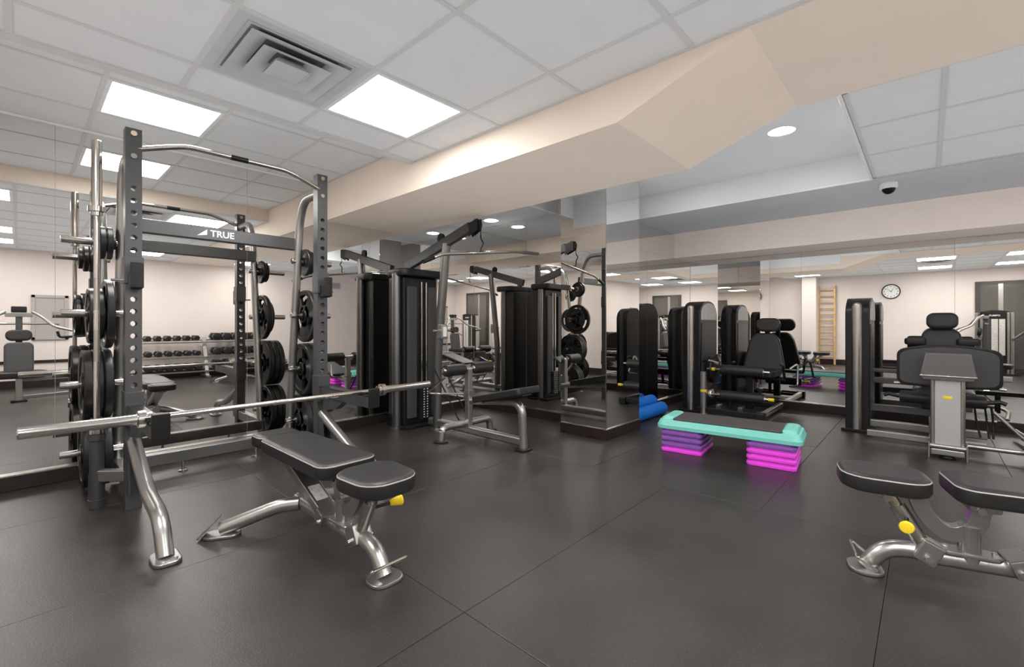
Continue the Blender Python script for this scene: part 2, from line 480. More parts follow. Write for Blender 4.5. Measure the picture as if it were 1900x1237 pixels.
# mirrored column
CX0, CX1, CY0, CY1 = 3.745, 4.41, 2.23, 2.756
co = G().b2((CX0 + 0.006, CY0 + 0.006, 0), (CX1, CY1, WT - 0.1)).build('column', 'panelpaint'); co['kind'] = 'structure'
G().b2((CX0, CY0, PL), (CX0 + 0.006, CY1, 1.62)).build('mirror_panel', 'mirror', co, smooth=False)
G().b2((CX0, CY0, 1.622), (CX0 + 0.006, CY1, ZC - 0.002)).build('mirror_panel', 'mirror', co, smooth=False)
G().b2((CX0 + 0.0065, CY0, PL), (CX1, CY0 + 0.006, 1.62)).build('mirror_panel', 'mirror', co, smooth=False)
G().b2((CX0 + 0.0065, CY0, 1.622), (CX1, CY0 + 0.006, ZC - 0.002)).build('mirror_panel', 'mirror', co, smooth=False)
for z0_, z1_ in ((PL, 1.62), (1.622, ZR - 0.004)):
    G().b2((CX1, CY0 + 0.004, z0_), (CX1 + 0.006, BN - 0.008, z1_)).build('mirror_panel', 'mirror', co, smooth=False)
G().b2((CX0 - 0.014, CY0 - 0.014, 0), (CX1, CY1, PL - 0.008), 0.003).build('plinth', 'plinth', co)
G().b2((CX0 - 0.018, CY0 - 0.018, PL - 0.008), (CX1, CY1, PL), 0.002).build('metal_strip', 'mirror_edge', co)
G().b2((CX0 - 0.002, CY0 - 0.002, PL), (CX0 + 0.004, CY0 + 0.004, ZC - 0.002)).build('corner_bead', 'mirror_edge', co)

# pillars and openings behind the camera, seen in the mirrors
for k, (b0, b1, a1) in enumerate(((2.19, 2.52, -0.95), (3.5, 3.85, -0.95))):
    p = G().b2((AR, b0, 0), (a1, b1, ZR), 0.004).build('pillar', 'wall'); p['kind'] = 'structure'
    G().b2((AR, b0 - 0.012, 0), (a1 + 0.012, b1 + 0.012, 0.14), 0.003).build('plinth', 'plinth', p)
dr = struct('door_1', (AR, -1.32, 0))
G().b2((0, -0.5, 0), (0.04, 0.5, 2.06), 0.004).build('door_frame', 'darkdoor', dr)
G().b2((0.01, -0.42, 0.1), (0.046, 0.42, 1.98)).build('glass_pane', 'doorglass', dr)
G().b2((0.03, 0.06, 0), (0.056, 0.14, 2.0), 0.004).build('mullion', 'mirror_edge', dr)
def wall_panel(name, a, z0, z1, w):
    r = struct(name, (a, BR, 0))
    g = G()
    for x0, x1, y0, y1 in ((-w / 2, w / 2, z0, z0 + 0.05), (-w / 2, w / 2, z1 - 0.05, z1), (-w / 2, -w / 2 + 0.05, z0, z1), (w / 2 - 0.05, w / 2, z0, z1)):
        g.b2((x0, 0, y0), (x1, 0.03, y1), 0.004)
    g.build('panel_frame', 'panelpaint', r)
    G().b2((-w / 2 + 0.04, 0, z0 + 0.04), (w / 2 - 0.04, 0.015, z1 - 0.04)).build('panel_board', 'panelpaint', r)
wall_panel('door_2', -0.62, 0.14, 1.66, 0.8)
wall_panel('access_panel_1', 0.37, 0.82, 1.60, 0.46)  # flush access panel: framed opaque board, no glass
G().b2((AR, BR, 0.42), (1.35, BR + 0.02, 0.47), 0.003).build('trim_2', 'plinth')['kind'] = 'structure'

# ------------------------------------------------------------------ ceiling fittings
for i, (a, b, z, lab) in enumerate(LIGHTS):
    r = thing('ceiling_light', lab, 'ceiling light', (a + T / 2, b + T / 2, z), 0, 'square ceiling light panels')
    h = T / 2 - 0.012
    g = G()
    for x0, x1, y0, y1 in ((-h, h, -h, -h + 0.022), (-h, h, h - 0.022, h), (-h, -h + 0.022, -h + 0.022, h - 0.022), (h - 0.022, h, -h + 0.022, h - 0.022)):
        g.b2((x0, y0, 0.0), (x1, y1, 0.012))
    g.build('frame', 'lightframe', r)
    G().b2((-h + 0.0215, -h + 0.0215, 0.003), (h - 0.0215, h - 0.0215, 0.011)).build('diffuser', 'light', r)
def sq_ring(g, h0, z0, h1, z1, t=0.004):
    ring = lambda h, z: [Vector((x * h, y * h, z)) for x, y in ((-1, -1), (1, -1), (1, 1), (-1, 1))]
    g.rings([ring(h0, z0), ring(h1, z1), ring(h1 - t, z1 + t), ring(h0 - t, z0 + t)], closed=True)
for a, b, z, lab in VENTS:
    r = thing('air_vent', lab, 'air vent', (a + T / 2, b + T / 2, z), 0, 'ceiling air diffusers')
    h = T / 2 - 0.008
    G().b2((-h, -h, 0.024), (h, h, 0.029)).build('throat', 'ventdark', r)
    g = G(); sq_ring(g, h, 0.0, h - 0.07, 0.002); sq_ring(g, h - 0.05, 0.0, h - 0.12, 0.024); g.build('frame', 'vent', r)
    for k, hh in enumerate((0.225, 0.155)):
        g = G(); sq_ring(g, hh, -0.014 - 0.008 * k, hh - 0.085, 0.016, 0.006); g.build('louver', 'vent', r)
    g = G(); sq_ring(g, 0.085, -0.028, 0.05, 0.01, 0.005); g.b2((-0.078, -0.078, -0.027), (0.078, 0.078, -0.022)); g.build('louver', 'vent', r)
for k, (a, b, z, lab) in enumerate(((3.188 * S, 0.662 * S, ZC, 'round recessed light in the raised white coffer'),
                                   (3.19 * S, 1.62 * S, ZC, 'added round recessed light in the coffer, unseen behind the beam'),  # extra downlight kept out of sight, added to brighten the far area
                                   (3.10 * S, 3.12 * S, ZR, 'round recessed light above the lat pulldown machine'),
                                   (4.45 * S, 1.30 * S, ZR, 'round recessed light over the leg extension machine'),
                                   (4.45 * S, -0.6 * S, ZR, 'round recessed light over the leg press machine'))):
    if k == 3 or k == 4:
        continue
    r = thing('ceiling_downlight', lab, 'ceiling light', (a, b, z), 0, 'round recessed lights')
    G().lathe([(0.075, 0.0), (0.095, -0.004), (0.097, 0.0), (0.075, 0.004)], n=28, cap=False).build('trim_ring', 'lightframe', r)
    G().lathe([(0.076, -0.001), (0.05, -0.006), (0.001, -0.008)], n=28).build('lens', 'down', r)
r = thing('security_camera', 'white dome security camera with black lens on the far ceiling', 'camera', (4.19 * S, 0.20 * S, ZR))
G().lathe([(0.062, 0.0), (0.066, -0.01), (0.064, -0.045), (0.05, -0.052), (0.001, -0.053)], n=28).build('housing', 'white', r)
G().lathe([(0.05, -0.05), (0.047, -0.066), (0.034, -0.085), (0.015, -0.096), (0.001, -0.098)], n=24).build('dome_lens', 'black', r)

# ------------------------------------------------------------------ weight plates and bars
def plate(name, label, R, t, loc, group, rot=0.0):
    """axis along X; inner face at local x=0"""
    r = thing(name, label, 'weight plate', loc, 0, group)
    ax = (1, 0, 0)
    if R > 0.13:
        G().lathe([(R * 0.80, t * 0.25), (R * 0.82, 0.003), (R * 0.97, 0.0), (R, 0.006), (R, t - 0.006), (R * 0.97, t), (R * 0.82, t - 0.003), (R * 0.80, t * 0.75)], (0, 0, 0), ax, 40, cap=False).build('rim', 'iron', r)
        g = G()
        for k in range(3):
            a0 = rot + 2 * PI * k / 3
            pts = []
            for j in range(9):
                a = a0 - 0.62 + 1.24 * j / 8
                pts.append((R * 0.83 * math.cos(a), R * 0.83 * math.sin(a)))
            for j in range(7):
                a = a0 + 0.85 - 1.7 * j / 6
                pts.append((R * 0.26 * math.cos(a), R * 0.26 * math.sin(a)))
            g.prism(pts, t * 0.5, Matrix(((0, 0, 1, t / 2), (1, 0, 0, 0), (0, 1, 0, 0), (0, 0, 0, 1))), 0.003)
        g.lathe([(R * 0.42, t * 0.25), (R * 0.42, t * 0.75)], (0, 0, 0), ax, 30)
        g.build('web', 'iron', r)
        G().lathe([(0.026, -0.001), (R * 0.24, -0.001), (R * 0.26, 0.004), (R * 0.26, t - 0.004), (R * 0.24, t + 0.001), (0.026, t + 0.001)], (0, 0, 0), ax, 24, cap=False).build('hub', 'iron', r)
    else:
        G().lathe([(0.026, 0.004), (R * 0.5, 0.004), (R * 0.62, 0.008), (R * 0.78, 0.003), (R * 0.96, 0.0), (R, 0.004), (R, t - 0.004), (R * 0.96, t), (R * 0.78, t - 0.003), (R * 0.62, t - 0.008), (R * 0.5, t - 0.004), (0.026, t - 0.004)], (0, 0, 0), ax, 32, cap=False).build('disc', 'iron', r)
        G().lathe([(0.0255, 0.0), (0.036, 0.0), (0.036, t), (0.0255, t)], (0, 0, 0), ax, 20, cap=False).build('hub', 'steel', r)
    return r

# ------------------------------------------------------------------ half rack
RX, RY = 0.825 * S, 2.81 * S
rack = thing('half_rack', 'tall silver and gunmetal half rack with plate pegs, standing before the left mirror', 'squat rack', (RX, RY, 0))
UX = 0.571
def upright(x):
    w, d, H = 0.078, 0.075, 2.266
    r = 0.0165
    zs = [1.909 - 0.0733 * k for k in range(18)] + [2.235, 2.10]
    zs.sort()
    bm = bmesh.new()
    g = G(); g.bm.free(); g.bm = bm
    cuts = [0.012]
    n = 16
    # front and back plates pierced by holes, joined by sleeves
    for side in (-1, 1):
        y = side * d / 2
        z0 = 0.0
        for zc in zs + [None]:
            top = (zc - 0.03) if zc is not None else H
            if top > z0 + 1e-5:
                v = [bm.verts.new(p) for p in ((x - w / 2, y, z0), (x + w / 2, y, z0), (x + w / 2, y, top), (x - w / 2, y, top))]
                bm.faces.new(v)
            if zc is None: break
            sq = []
            ci = []
            for k in range(n):
                a = 2 * PI * (k + 0.5) / n
                cx, cz = math.cos(a), math.sin(a)
                ci.append(bm.verts.new((x + r * cx, y, zc + r * cz)))
                m = max(abs(cx) / (w / 2), abs(cz) / 0.03)
                sq.append(bm.verts.new((x + cx / m, y, zc + cz / m)))
            for k in range(n):
                bm.faces.new((sq[k], sq[(k + 1) % n], ci[(k + 1) % n], ci[k]))
            # fill the four corners
            for sx, sz in ((1, 1), (-1, 1), (-1, -1), (1, -1)):
                cv = bm.verts.new((x + sx * w / 2, y, zc + sz * 0.03))
                cand = sorted(sq, key=lambda q: (q.co - cv.co).length)[:2]
                bm.faces.new((cv, cand[0], cand[1]))
            z0 = zc + 0.03
    for sx in (-1, 1):
        v = [bm.verts.new((x + sx * w / 2, yy, zz)) for yy, zz in ((-d / 2, 0), (d / 2, 0), (d / 2, H), (-d / 2, H))]
        bm.faces.new(v)
    v = [bm.verts.new((x + sx * w / 2, sy * d / 2, H)) for sx, sy in ((-1, -1), (1, -1), (1, 1), (-1, 1))]
    bm.faces.new(v)
    for zc in zs:
        rings = [[(x + r * math.cos(2 * PI * (k + 0.5) / n), yy, zc + r * math.sin(2 * PI * (k + 0.5) / n)) for k in range(n)] for yy in (-d / 2, d / 2)]
        g.rings(rings, cap=False)
    o = g.build('upright', 'gun', rack, smooth=False)
    for zc in (2.235, 2.10):
        G().cyl((x, -d / 2 - 0.008, zc), (x, d / 2 + 0.008, zc), 0.0155, 12).build('bolt', 'chrome', o)
    return o
for sx in (-1, 1):
    x = sx * UX
    up = upright(x)
    # rear bent tube
    G().tube([(x, 0.03, 2.13), (x, 0.30, 2.13), (x, 0.39, 1.95), (x, 0.47, 1.3), (x, 0.63, 0.02)], 0.032, 14, rad=0.16).build('rear_tube', 'silver', rack)
    # base rail, front leg, foot
    G().rtube([(x, 0.0, 0.13), (x, 0.64, 0.13)], 0.06, 0.09).build('base_rail', 'silver', rack)
    leg = G().tube([(x, -0.03, 0.40), (x, -0.50, 0.20), (x, -0.80, 0.165), (x, -0.90, 0.01)], 0.036, 14, rad=0.09).build('leg', 'silver', rack)
    G().pad(0.17, 0.11, 0.016, 0.04, Matrix.Translation((x, -0.90, 0)) @ Matrix.Rotation(PI / 2, 4, 'Z'), 0.004).build('foot_plate', 'silver', leg)
    G().cyl((x + 0.03, -0.955, 0.014), (x + 0.03, -0.955, 0.026), 0.009, 8).build('bolt', 'chrome', leg)
    g = G(); g.prism([(-0.02, 0.18), (-0.02, 0.36), (-0.26, 0.27), (-0.16, 0.23)], 0.012, axes((x, 0, 0), (0, 1, 0), (1, 0, 0)).copy() @ Matrix.Identity(4))
    g.bm.free(); g = G()
    for dx in (-0.03, 0.03):
        g.b2((x + dx - 0.004, -0.12, 0.10), (x + dx + 0.004, -0.03, 0.38), 0.002)
    g.build('gusset', 'gun', rack)
    # pegs
    for k, z in enumerate((1.63, 1.17, 0.71, 0.26)):
        y = 0.43 + max(0, (1.3 - z)) * 0.123 if z < 1.3 else 0.39 + (1.95 - z) * 0.123
        g = G(); g.cyl((x - sx * 0.05, y, z), (x + sx * 0.29, y, z), 0.0235, 16, bev=0.003)
        p = g.build('plate_peg', 'chrome', rack)
        G().cyl((x + sx * 0.032, y, z), (x + sx * 0.046, y, z), 0.04, 16).build('peg_collar', 'blackm', p)
    # upper cup hook
    h = G()
    h.b2((x - 0.046, -0.052, 1.34), (x + 0.046, 0.044, 1.50), 0.004)
    hk = h.build('bar_hook', 'gun', rack)
    G().box((x + 0.003, -0.085, 1.355), (0.062, 0.075, 0.10), 0.012).build('hook_pad', 'black', hk)
    G().box((x + 0.003, -0.128, 1.385), (0.062, 0.018, 0.15), 0.007).build('hook_lip', 'black', hk)
    G().cyl((x - sx * 0.05, 0.0, 1.36), (x + sx * 0.10, 0.0, 1.36), 0.008, 8).build('hook_pin', 'chrome', hk)
    # spotter arm
    a = G()
    a.rtube([(x, -0.05, 0.575), (x, -0.78, 0.575)], 0.066, 0.075)
    a.b2((x - 0.046, -0.07, 0.50), (x + 0.046, 0.044, 0.70), 0.004)
    ar = a.build('spotter_arm', 'gun', rack)
    G().b2((x - 0.036, -0.76, 0.611), (x + 0.036, -0.06, 0.620), 0.003).build('arm_liner', 'black', ar)
    G().box((x, -0.795, 0.605), (0.075, 0.03, 0.13), 0.008).build('end_stop', 'black', ar)
    G().prism([(-0.10, 0.54), (-0.10, 0.44), (-0.30, 0.47), (-0.42, 0.54)], 0.05, Matrix(((0, 0, 1, x), (1, 0, 0, 0), (0, 1, 0, 0), (0, 0, 0, 1))), 0.003).build('arm_brace', 'gun', ar)
    G().cyl((x - sx * 0.04, 0.0, 0.53), (x + sx * 0.11, 0.0, 0.53), 0.009, 8).build('arm_pin', 'chrome', ar)
# pull-up bar with a dark grip band
G().tube([(-UX, -0.02, 2.145), (-0.40, -0.03, 2.205), (-0.30, -0.03, 2.235), (0.30, -0.03, 2.235), (0.40, -0.03, 2.205), (UX, -0.02, 2.145)], 0.0165, 12, rad=0.1).build('pull_up_bar', 'chrome', rack)
G().tube([(-0.06, -0.03, 2.235), (0.045, -0.03, 2.235)], 0.0185, 12).build('grip_band', 'black', rack)
# rear cross beam with the maker's lettering, rear base beam
cb = G().rtube([(-UX, 0.455, 1.775), (UX, 0.455, 1.775)], 0.062, 0.10).build('cross_beam', 'gun', rack)
mxf = Matrix(((1, 0, 0, 0.012), (0, 0, -1, 0.4232), (0, 1, 0, 1.775), (0, 0, 0, 1)))
text('TRUE', 0.066, mxf, 'white', cb)
g = G(); g.prism([(-0.162, -0.024), (-0.10, -0.012), (-0.10, 0.028)], 0.0015, mxf); g.build('emblem', 'white', cb)
G().rtube([(-UX, 0.62, 0.115), (UX, 0.62, 0.115)], 0.07, 0.09).build('base_beam', 'dsilver', rack)
for x in (-0.2, 0.3):
    G().lathe([(0.03, 0), (0.03, 0.008), (0.01, 0.012), (0.01, 0.075)], (x, 0.6, 0), n=14).build('leveling_foot', 'chrome', rack)
# bar holder on the left
hb = G().rtube([(-UX, 0.02, 0.19), (-0.717, 0.163, 0.19)], 0.05, 0.07).build('holder_arm', 'silver', rack)
G().lathe([(0.042, 0.0), (0.042, 0.05), (0.0385, 0.052), (0.0385, 0.20), (0.034, 0.21), (0.034, 0.40), (0.043, 0.405), (0.043, 0.44), (0.03, 0.442), (0.03, 0.06)], (-0.717, 0.163, 0), n=20).build('bar_holder', 'gun', rack)

def barbell(label, root_loc, mx, group='barbells of the half rack'):
    r = thing('barbell', label, 'barbell', root_loc, 0, group)
    r.matrix_world = Matrix.Translation(root_loc) @ mx
    L, SH = 1.08, 0.655
    sh = G().cyl((-SH, 0, 0), (SH, 0, 0), 0.0145, 14).build('shaft', 'steel', r)
    for x0, x1 in ((-0.60, -0.25), (0.25, 0.60), (-0.06, 0.06)):
        G().cyl((x0, 0, 0), (x1, 0, 0), 0.0152, 14).build('knurling', 'chrome', sh)
    for s in (-1, 1):
        sl = G().lathe([(0.024, SH + 0.02), (0.026, SH + 0.03), (0.026, L - 0.004), (0.023, L), (0.004, L)], (0, 0, 0), (s, 0, 0), 20).build('sleeve', 'chrome', r)
        G().lathe([(0.016, SH - 0.03), (0.03, SH - 0.028), (0.03, SH - 0.008), (0.042, SH - 0.004), (0.042, SH + 0.026), (0.03, SH + 0.03)], (0, 0, 0), (s, 0, 0), 22).build('collar', 'chrome', sl)
    return r
barbell('chrome barbell lying across the spotter arms of the half rack', (0.857 * S, 2.272 * S, 0.635), Matrix.Identity(4))
barbell('chrome barbell stored upright in the holder at the left of the half rack', (RX - 0.717, RY + 0.163, 0.045 + 1.08), Matrix.Rotation(PI / 2, 4, 'Y'))

# plates on the pegs  (side, peg, radius, thickness)
PEGZ = (1.63, 1.17, 0.71, 0.26)
NAMES = {0: 'top', 1: 'second', 2: 'third', 3: 'bottom'}
LOAD = {(-1, 0): [(0.105, 0.03), (0.105, 0.03), (0.085, 0.025)], (-1, 1): [(0.225, 0.04), (0.165, 0.035), (0.165, 0.035)], (-1, 2): [(0.225, 0.045), (0.225, 0.045), (0.225, 0.045)], (-1, 3): [(0.225, 0.045), (0.225, 0.045), (0.225, 0.045)],
        (1, 0): [(0.115, 0.03), (0.10, 0.03)], (1, 1): [(0.225, 0.045), (0.165, 0.035)], (1, 2): [(0.225, 0.045), (0.225, 0.045), (0.225, 0.045)], (1, 3): [(0.225, 0.045), (0.225, 0.045), (0.225, 0.045)]}
for (s, k), lst in LOAD.items():
    z = PEGZ[k]
    y = 0.43 + (1.3 - z) * 0.123 if z < 1.3 else 0.39 + (1.95 - z) * 0.123
    x = s * (UX + 0.05)
    if k == 3: z_off = -0.0
    for i, (R, t) in enumerate(lst):
        pos = ('inner', 'outer')[i] if len(lst) == 2 else ('innermost', 'middle', 'outermost')[i]
        size = 'large' if R > 0.2 else 'medium' if R > 0.13 else 'small'
        x0 = x if s > 0 else x - t
        dz = -(0.026 - 0.0235)
        plate('weight_plate', f'{size} black weight plate, {pos} on the {NAMES[k]} {"left" if s < 0 else "right"} peg of the half rack', R, t,
              (RX + x0, RY + y, z + dz), 'weight plates on the half rack', rot=random.uniform(0, 2))
        x += s * (t + 0.004)

# ------------------------------------------------------------------ adjustable benches
def bench(label, loc, rz):
    r = thing('adjustable_bench', label, 'bench', loc, rz, 'adjustable benches')
    def padpart(name, x0, x1, w, zt, cr, taper=None, t=0.075):
        mx = Matrix.Translation(((x0 + x1) / 2, 0, zt - t))
        p = G().pad(x1 - x0, w, t, cr, mx, 0.02, taper=taper).build(name, 'vinyl', r)
        L, W = x1 - x0 - 0.016, w - 0.016
        path = [Vector((x, y * (1 + (taper or 0) * x / ((x1 - x0) / 2)), t - 0.012)) for x, y in rrect(L + 0.006, W + 0.006, cr - 0.004, 5)]
        G().tube([mx @ v for v in path], 0.0042, 6, closed=True).build('piping', 'piping', p)
        return p
    padpart('seat_pad', 0.428, 0.745, 0.285, 0.455, 0.10, taper=-0.06)
    padpart('back_pad', -0.415, 0.372, 0.285, 0.46, 0.065, taper=0.05)
    padpart('head_pad', -0.60, -0.42, 0.24, 0.455, 0.055)
    # spine and front leg
    G().tube([(-0.20, 0, 0.135), (0.42, 0, 0.115)], 0.036, 14).build('spine', 'silver', r)
    fl_ = G().tube([(0.40, 0, 0.115), (0.50, 0, 0.125), (0.58, 0, 0.105), (0.645, 0, 0.015)], 0.036, 14, rad=0.05).build('leg', 'silver', r)
    G().pad(0.13, 0.15, 0.014, 0.055, Matrix.Translation((0.645, 0, 0)), 0.004).build('foot_plate', 'silver', fl_)
    G().tube([(0.615, -0.075, 0.03), (0.69, -0.09, 0.085), (0.69, 0.09, 0.085), (0.615, 0.075, 0.03)], 0.006, 8, rad=0.02).build('lift_handle', 'chrome', fl_)
    for s in (-1, 1):
        lg = G().tube([(-0.14, s * 0.02, 0.13), (-0.20, s * 0.10, 0.125), (-0.345, s * 0.335, 0.035)], 0.036, 14, rad=0.08).build('leg', 'silver', r)
        d = Vector((-0.165, s * 0.26, 0)).normalized()
        m2 = axes((-0.342, s * 0.33, 0), d, (0, 0, 1))
        G().pad(0.17, 0.10, 0.014, 0.045, m2, 0.004).build('foot_plate', 'silver', lg)
        G().box((-0.372, s * 0.38, 0.052), (0.125, 0.075, 0.006), 0.002, rot=axes((0, 0, 0), d, (0, 0, 1)) @ Matrix.Rotation(0.8, 4, 'Y')).build('end_cap', 'silver', lg)
    # central post, U bracket, seat strut, back strut
    po = G().rtube([(0.30, 0, 0.12), (0.30, 0, 0.27)], 0.075, 0.07, up=(1, 0, 0), cr=0.03, n=5).build('post', 'silver', r)
    G().pad(0.19, 0.09, 0.012, 0.03, Matrix.Translation((0.30, 0, 0.148)), 0.003).build('post_flange', 'silver', po)
    for s in (-1, 1):
        G().cyl((0.30 + s * 0.075, 0, 0.158), (0.30 + s * 0.075, 0, 0.172), 0.009, 8).build('bolt', 'chrome', po)
    ub = G()
    U = fillet([(0.475, 0, 0.385), (0.445, 0, 0.285), (0.37, 0, 0.215), (0.285, 0, 0.255), (0.262, 0, 0.375)], 0.07, 6)
    ub.sweep(U, rrect(0.062, 0.055, 0.005, 2), up=(0, 1, 0))
    u_ = ub.build('u_bracket', 'silver', r)
    G().box((0.262, 0, 0.362), (0.10, 0.085, 0.045), 0.008).build('pivot_block', 'silver', u_)
    G().cyl((0.275, -0.052, 0.345), (0.275, 0.052, 0.345), 0.014, 12).build('pivot_bolt', 'chrome', u_)
    st = G()
    st.tube([(0.44, 0, 0.14), (0.535, 0, 0.31)], 0.030, 14)
    st.tube([(0.53, 0, 0.30), (0.57, 0, 0.375)], 0.022, 12)
    st_ = st.build('seat_strut', 'steel', r)
    G().box((0.435, 0, 0.135), (0.085, 0.092, 0.095), 0.012, rot=(-0.45, 'Y')).build('strut_clamp', 'silver', st_)
    G().cyl((0.44, -0.062, 0.115), (0.44, 0.062, 0.115), 0.013, 12).build('clamp_bolt', 'chrome', st_)
    G().box((0.582, 0, 0.357), (0.05, 0.06, 0.032), 0.006).build('strut_head', 'silver', st_)
    G().cyl((0.574, -0.045, 0.345), (0.574, 0.045, 0.345), 0.015, 12).build('strut_bolt', 'chrome', st_)
    l_ = G().tube([(0.50, 0.0, 0.262), (0.525, 0.115, 0.268)], 0.008, 8).build('lever', 'blackm', r)
    G().lathe([(0.010, 0.0), (0.014, 0.006), (0.023, 0.044), (0.0255, 0.052), (0.022, 0.060), (0.015, 0.0615), (0.001, 0.0615)], (0.524, 0.105, 0.2675), (0.2, 1, 0.05), 18).build('lever_grip', 'yellow', l_)
    bs = G()
    d = Vector((0.535, 0, -0.232))
    bs.rtube([(-0.37, 0, 0.372), (0.165, 0, 0.14)], 0.092, 0.05, up=(0, 0, 1), cr=0.006)
    b_ = bs.build('back_strut', 'silver', r)
    mx = axes((0.02, 0, 0.2029), d, (0.232, 0, 0.535)) @ Matrix.Translation((0, 0, 0.0262))
    G().prism(rrect(0.115, 0.062, 0.004, 2), 0.0015, mx).build('label_plate', 'label', b_)
    G().box((0.155, 0, 0.145), (0.075, 0.125, 0.075), 0.01, rot=(0.41, 'Y')).build('strut_bracket', 'silver', b_)
    G().cyl((0.165, -0.075, 0.128), (0.165, 0.075, 0.128), 0.013, 12).build('bracket_bolt', 'chrome', b_)
    G().cyl((-0.34, -0.06, 0.362), (-0.34, 0.06, 0.362), 0.012, 12).build('top_bolt', 'chrome', b_)
    G().b2((-0.36, -0.04, 0.365), (0.26, 0.04, 0.388), 0.005).build('back_rail', 'gun', r)
    G().b2((-0.59, -0.03, 0.37), (-0.36, 0.03, 0.384), 0.004).build('head_rail', 'gun', r)
    G().b2((0.45, -0.05, 0.372), (0.68, 0.05, 0.384), 0.004).build('seat_rail', 'gun', r)
    return r
bench('black padded adjustable bench standing flat in front of the half rack', (0.84 * S, 1.386 * S + 0.63, 0), -PI / 2 + 0.02)
b2a = math.atan2(0.27, -0.066)
bx, by = 2.061 * S - 0.635 * math.cos(b2a), 0.156 * S - 0.635 * math.sin(b2a)
bench('black padded adjustable bench at the lower right, cut by the frame, by the leg press', (bx, by, 0), b2a)

# ------------------------------------------------------------------ step platform and risers
sc_ = Vector((3.235 * S, 0.985 * S, 0))
srz = -PI / 2 + math.radians(6)
SR = Matrix.Translation(sc_) @ Matrix.Rotation(srz, 4, 'Z')
def riser(label, lx, k, m):
    p = SR @ Vector((lx, 0, k * 0.049))
    r = thing('step_riser', label, 'step riser', p, srz, 'step platform risers')
    g = G()
    rr = []
    for z, i, c in ((0, 0.004, 0.03), (0.006, 0.0, 0.034), (0.022, 0.0, 0.034), (0.028, 0.006, 0.03), (0.031, 0.020, 0.028), (0.047, 0.022, 0.028), (0.048, 0.024, 0.026)):
        rr.append([Vector((x, y, z)) for x, y in rrect(0.34 - 2 * i, 0.44 - 2 * i, c, 5)])
    g.rings(rr)
    g.build('shell', m, r)
    for s in (-1, 1):
        G().b2((-0.10, s * 0.2195 - 0.002, 0.008), (0.06, s * 0.2195 + 0.002, 0.013), 0.001).build('grip_rib', m, r)
cols_l = ['pink', 'purple', 'purple', 'purple']; cols_r = ['pink', 'pink', 'pink', 'purple']
ORD = ['lowest', 'second from the floor', 'third from the floor', 'topmost']
for k in range(4):
    cn = {'pink': 'magenta', 'purple': 'purple'}
    riser(f'{cn[cols_l[k]]} plastic step riser, {ORD[k]} in the stack nearer the blue rollers', -0.335, k, cols_l[k])
    riser(f'{cn[cols_r[k]]} plastic step riser, {ORD[k]} in the stack nearer the leg press', 0.335, k, cols_r[k])
st = thing('step_platform', 'aqua aerobic step platform with grey top on two stacks of risers', 'step platform', SR @ Vector((0, 0, 4 * 0.049)), srz)
g = G()
rr = []
for z, i, c in ((0, 0.0, 0.06), (0.028, 0.0, 0.06), (0.036, 0.006, 0.058), (0.066, 0.018, 0.05), (0.072, 0.028, 0.04)):
    rr.append([Vector((x, y, z)) for x, y in rrect(1.09 - 2 * i, 0.44 - 2 * i, c, 6)])
g.rings(rr).build('deck', 'aqua', st)
for s in (-1, 1):
    g = G(); rr = []
    for z, i in ((0.06, 0.0), (0.085, 0.008), (0.096, 0.022), (0.098, 0.032)):
        rr.append([Vector((s * 0.455 + x, y, z)) for x, y in rrect(0.12 - 2 * i, 0.36 - 2 * i, 0.03, 4)])
    e = g.rings(rr).build('end_block', 'aqua', st)
    G().box((s * 0.455, 0, 0.0985), (0.03, 0.2, 0.004), 0.001).build('emboss', 'aqua', e)
G().pad(0.82, 0.372, 0.014, 0.02, Matrix.Translation((0, 0, 0.071)), 0.004).build('top_mat', 'steptop', st)

# ------------------------------------------------------------------ foam rollers
for (y, z, lab) in ((2.392, 0.0755, 'blue foam roller lying on the floor against the mirrored wall'), (2.5235, 0.147, 'blue foam roller resting on top of the lower blue roller')):
    a0 = 3.53 * S if z < 0.1 else 3.50 * S
    a0 = max(a0, 4.43)
    a1 = a0 + 0.90
    r = thing('foam_roller', lab, 'foam roller', ((a0 + a1) / 2, y, z), 0, 'blue foam rollers')
    h = 0.45
    G().lathe([(0.022, -h), (0.066, -h), (0.0745, -h + 0.008), (0.0745, h - 0.008), (0.066, h), (0.022, h), (0.022, -h)], (0, 0, 0), (1, 0, 0), 32, cap=False).build('foam_shell', 'blue', r)
    G().lathe([(0.0205, -h + 0.004), (0.0205, h - 0.004)], (0, 0, 0), (1, 0, 0), 16).build('core', 'black', r)

# ------------------------------------------------------------------ selector weight towers
def roller(parent, p0, p1, r=0.06, name='roller_pad', caps=True):
    p0, p1 = Vector(p0), Vector(p1)
    L = (p1 - p0).length
    o = G().lathe([(r * 0.5, 0), (r * 0.88, 0.002), (r, 0.014), (r, L - 0.014), (r * 0.88, L - 0.002), (r * 0.5, L)], p0, p1 - p0, 24).build(name, 'foam', parent)
    if caps:
        d = (p1 - p0).normalized()
        for q, s in ((p0, -1), (p1, 1)):
            G().lathe([(r * 0.55, -0.004), (r * 0.5, 0.006), (0.012, 0.008), (0.012, 0.02), (0.001, 0.021)], q, d * s, 16).build('end_cap', 'chrome', o)
    return o

def arch(w, h, rise, n=14):
    pts = [(-w / 2, 0), (w / 2, 0), (w / 2, h - rise)]
    for k in range(1, n):
        a = PI * k / n
        pts.append((w / 2 * math.cos(a), h - rise + rise * math.sin(a) ** 0.85))
    pts.append((-w / 2, h - rise))
    return pts

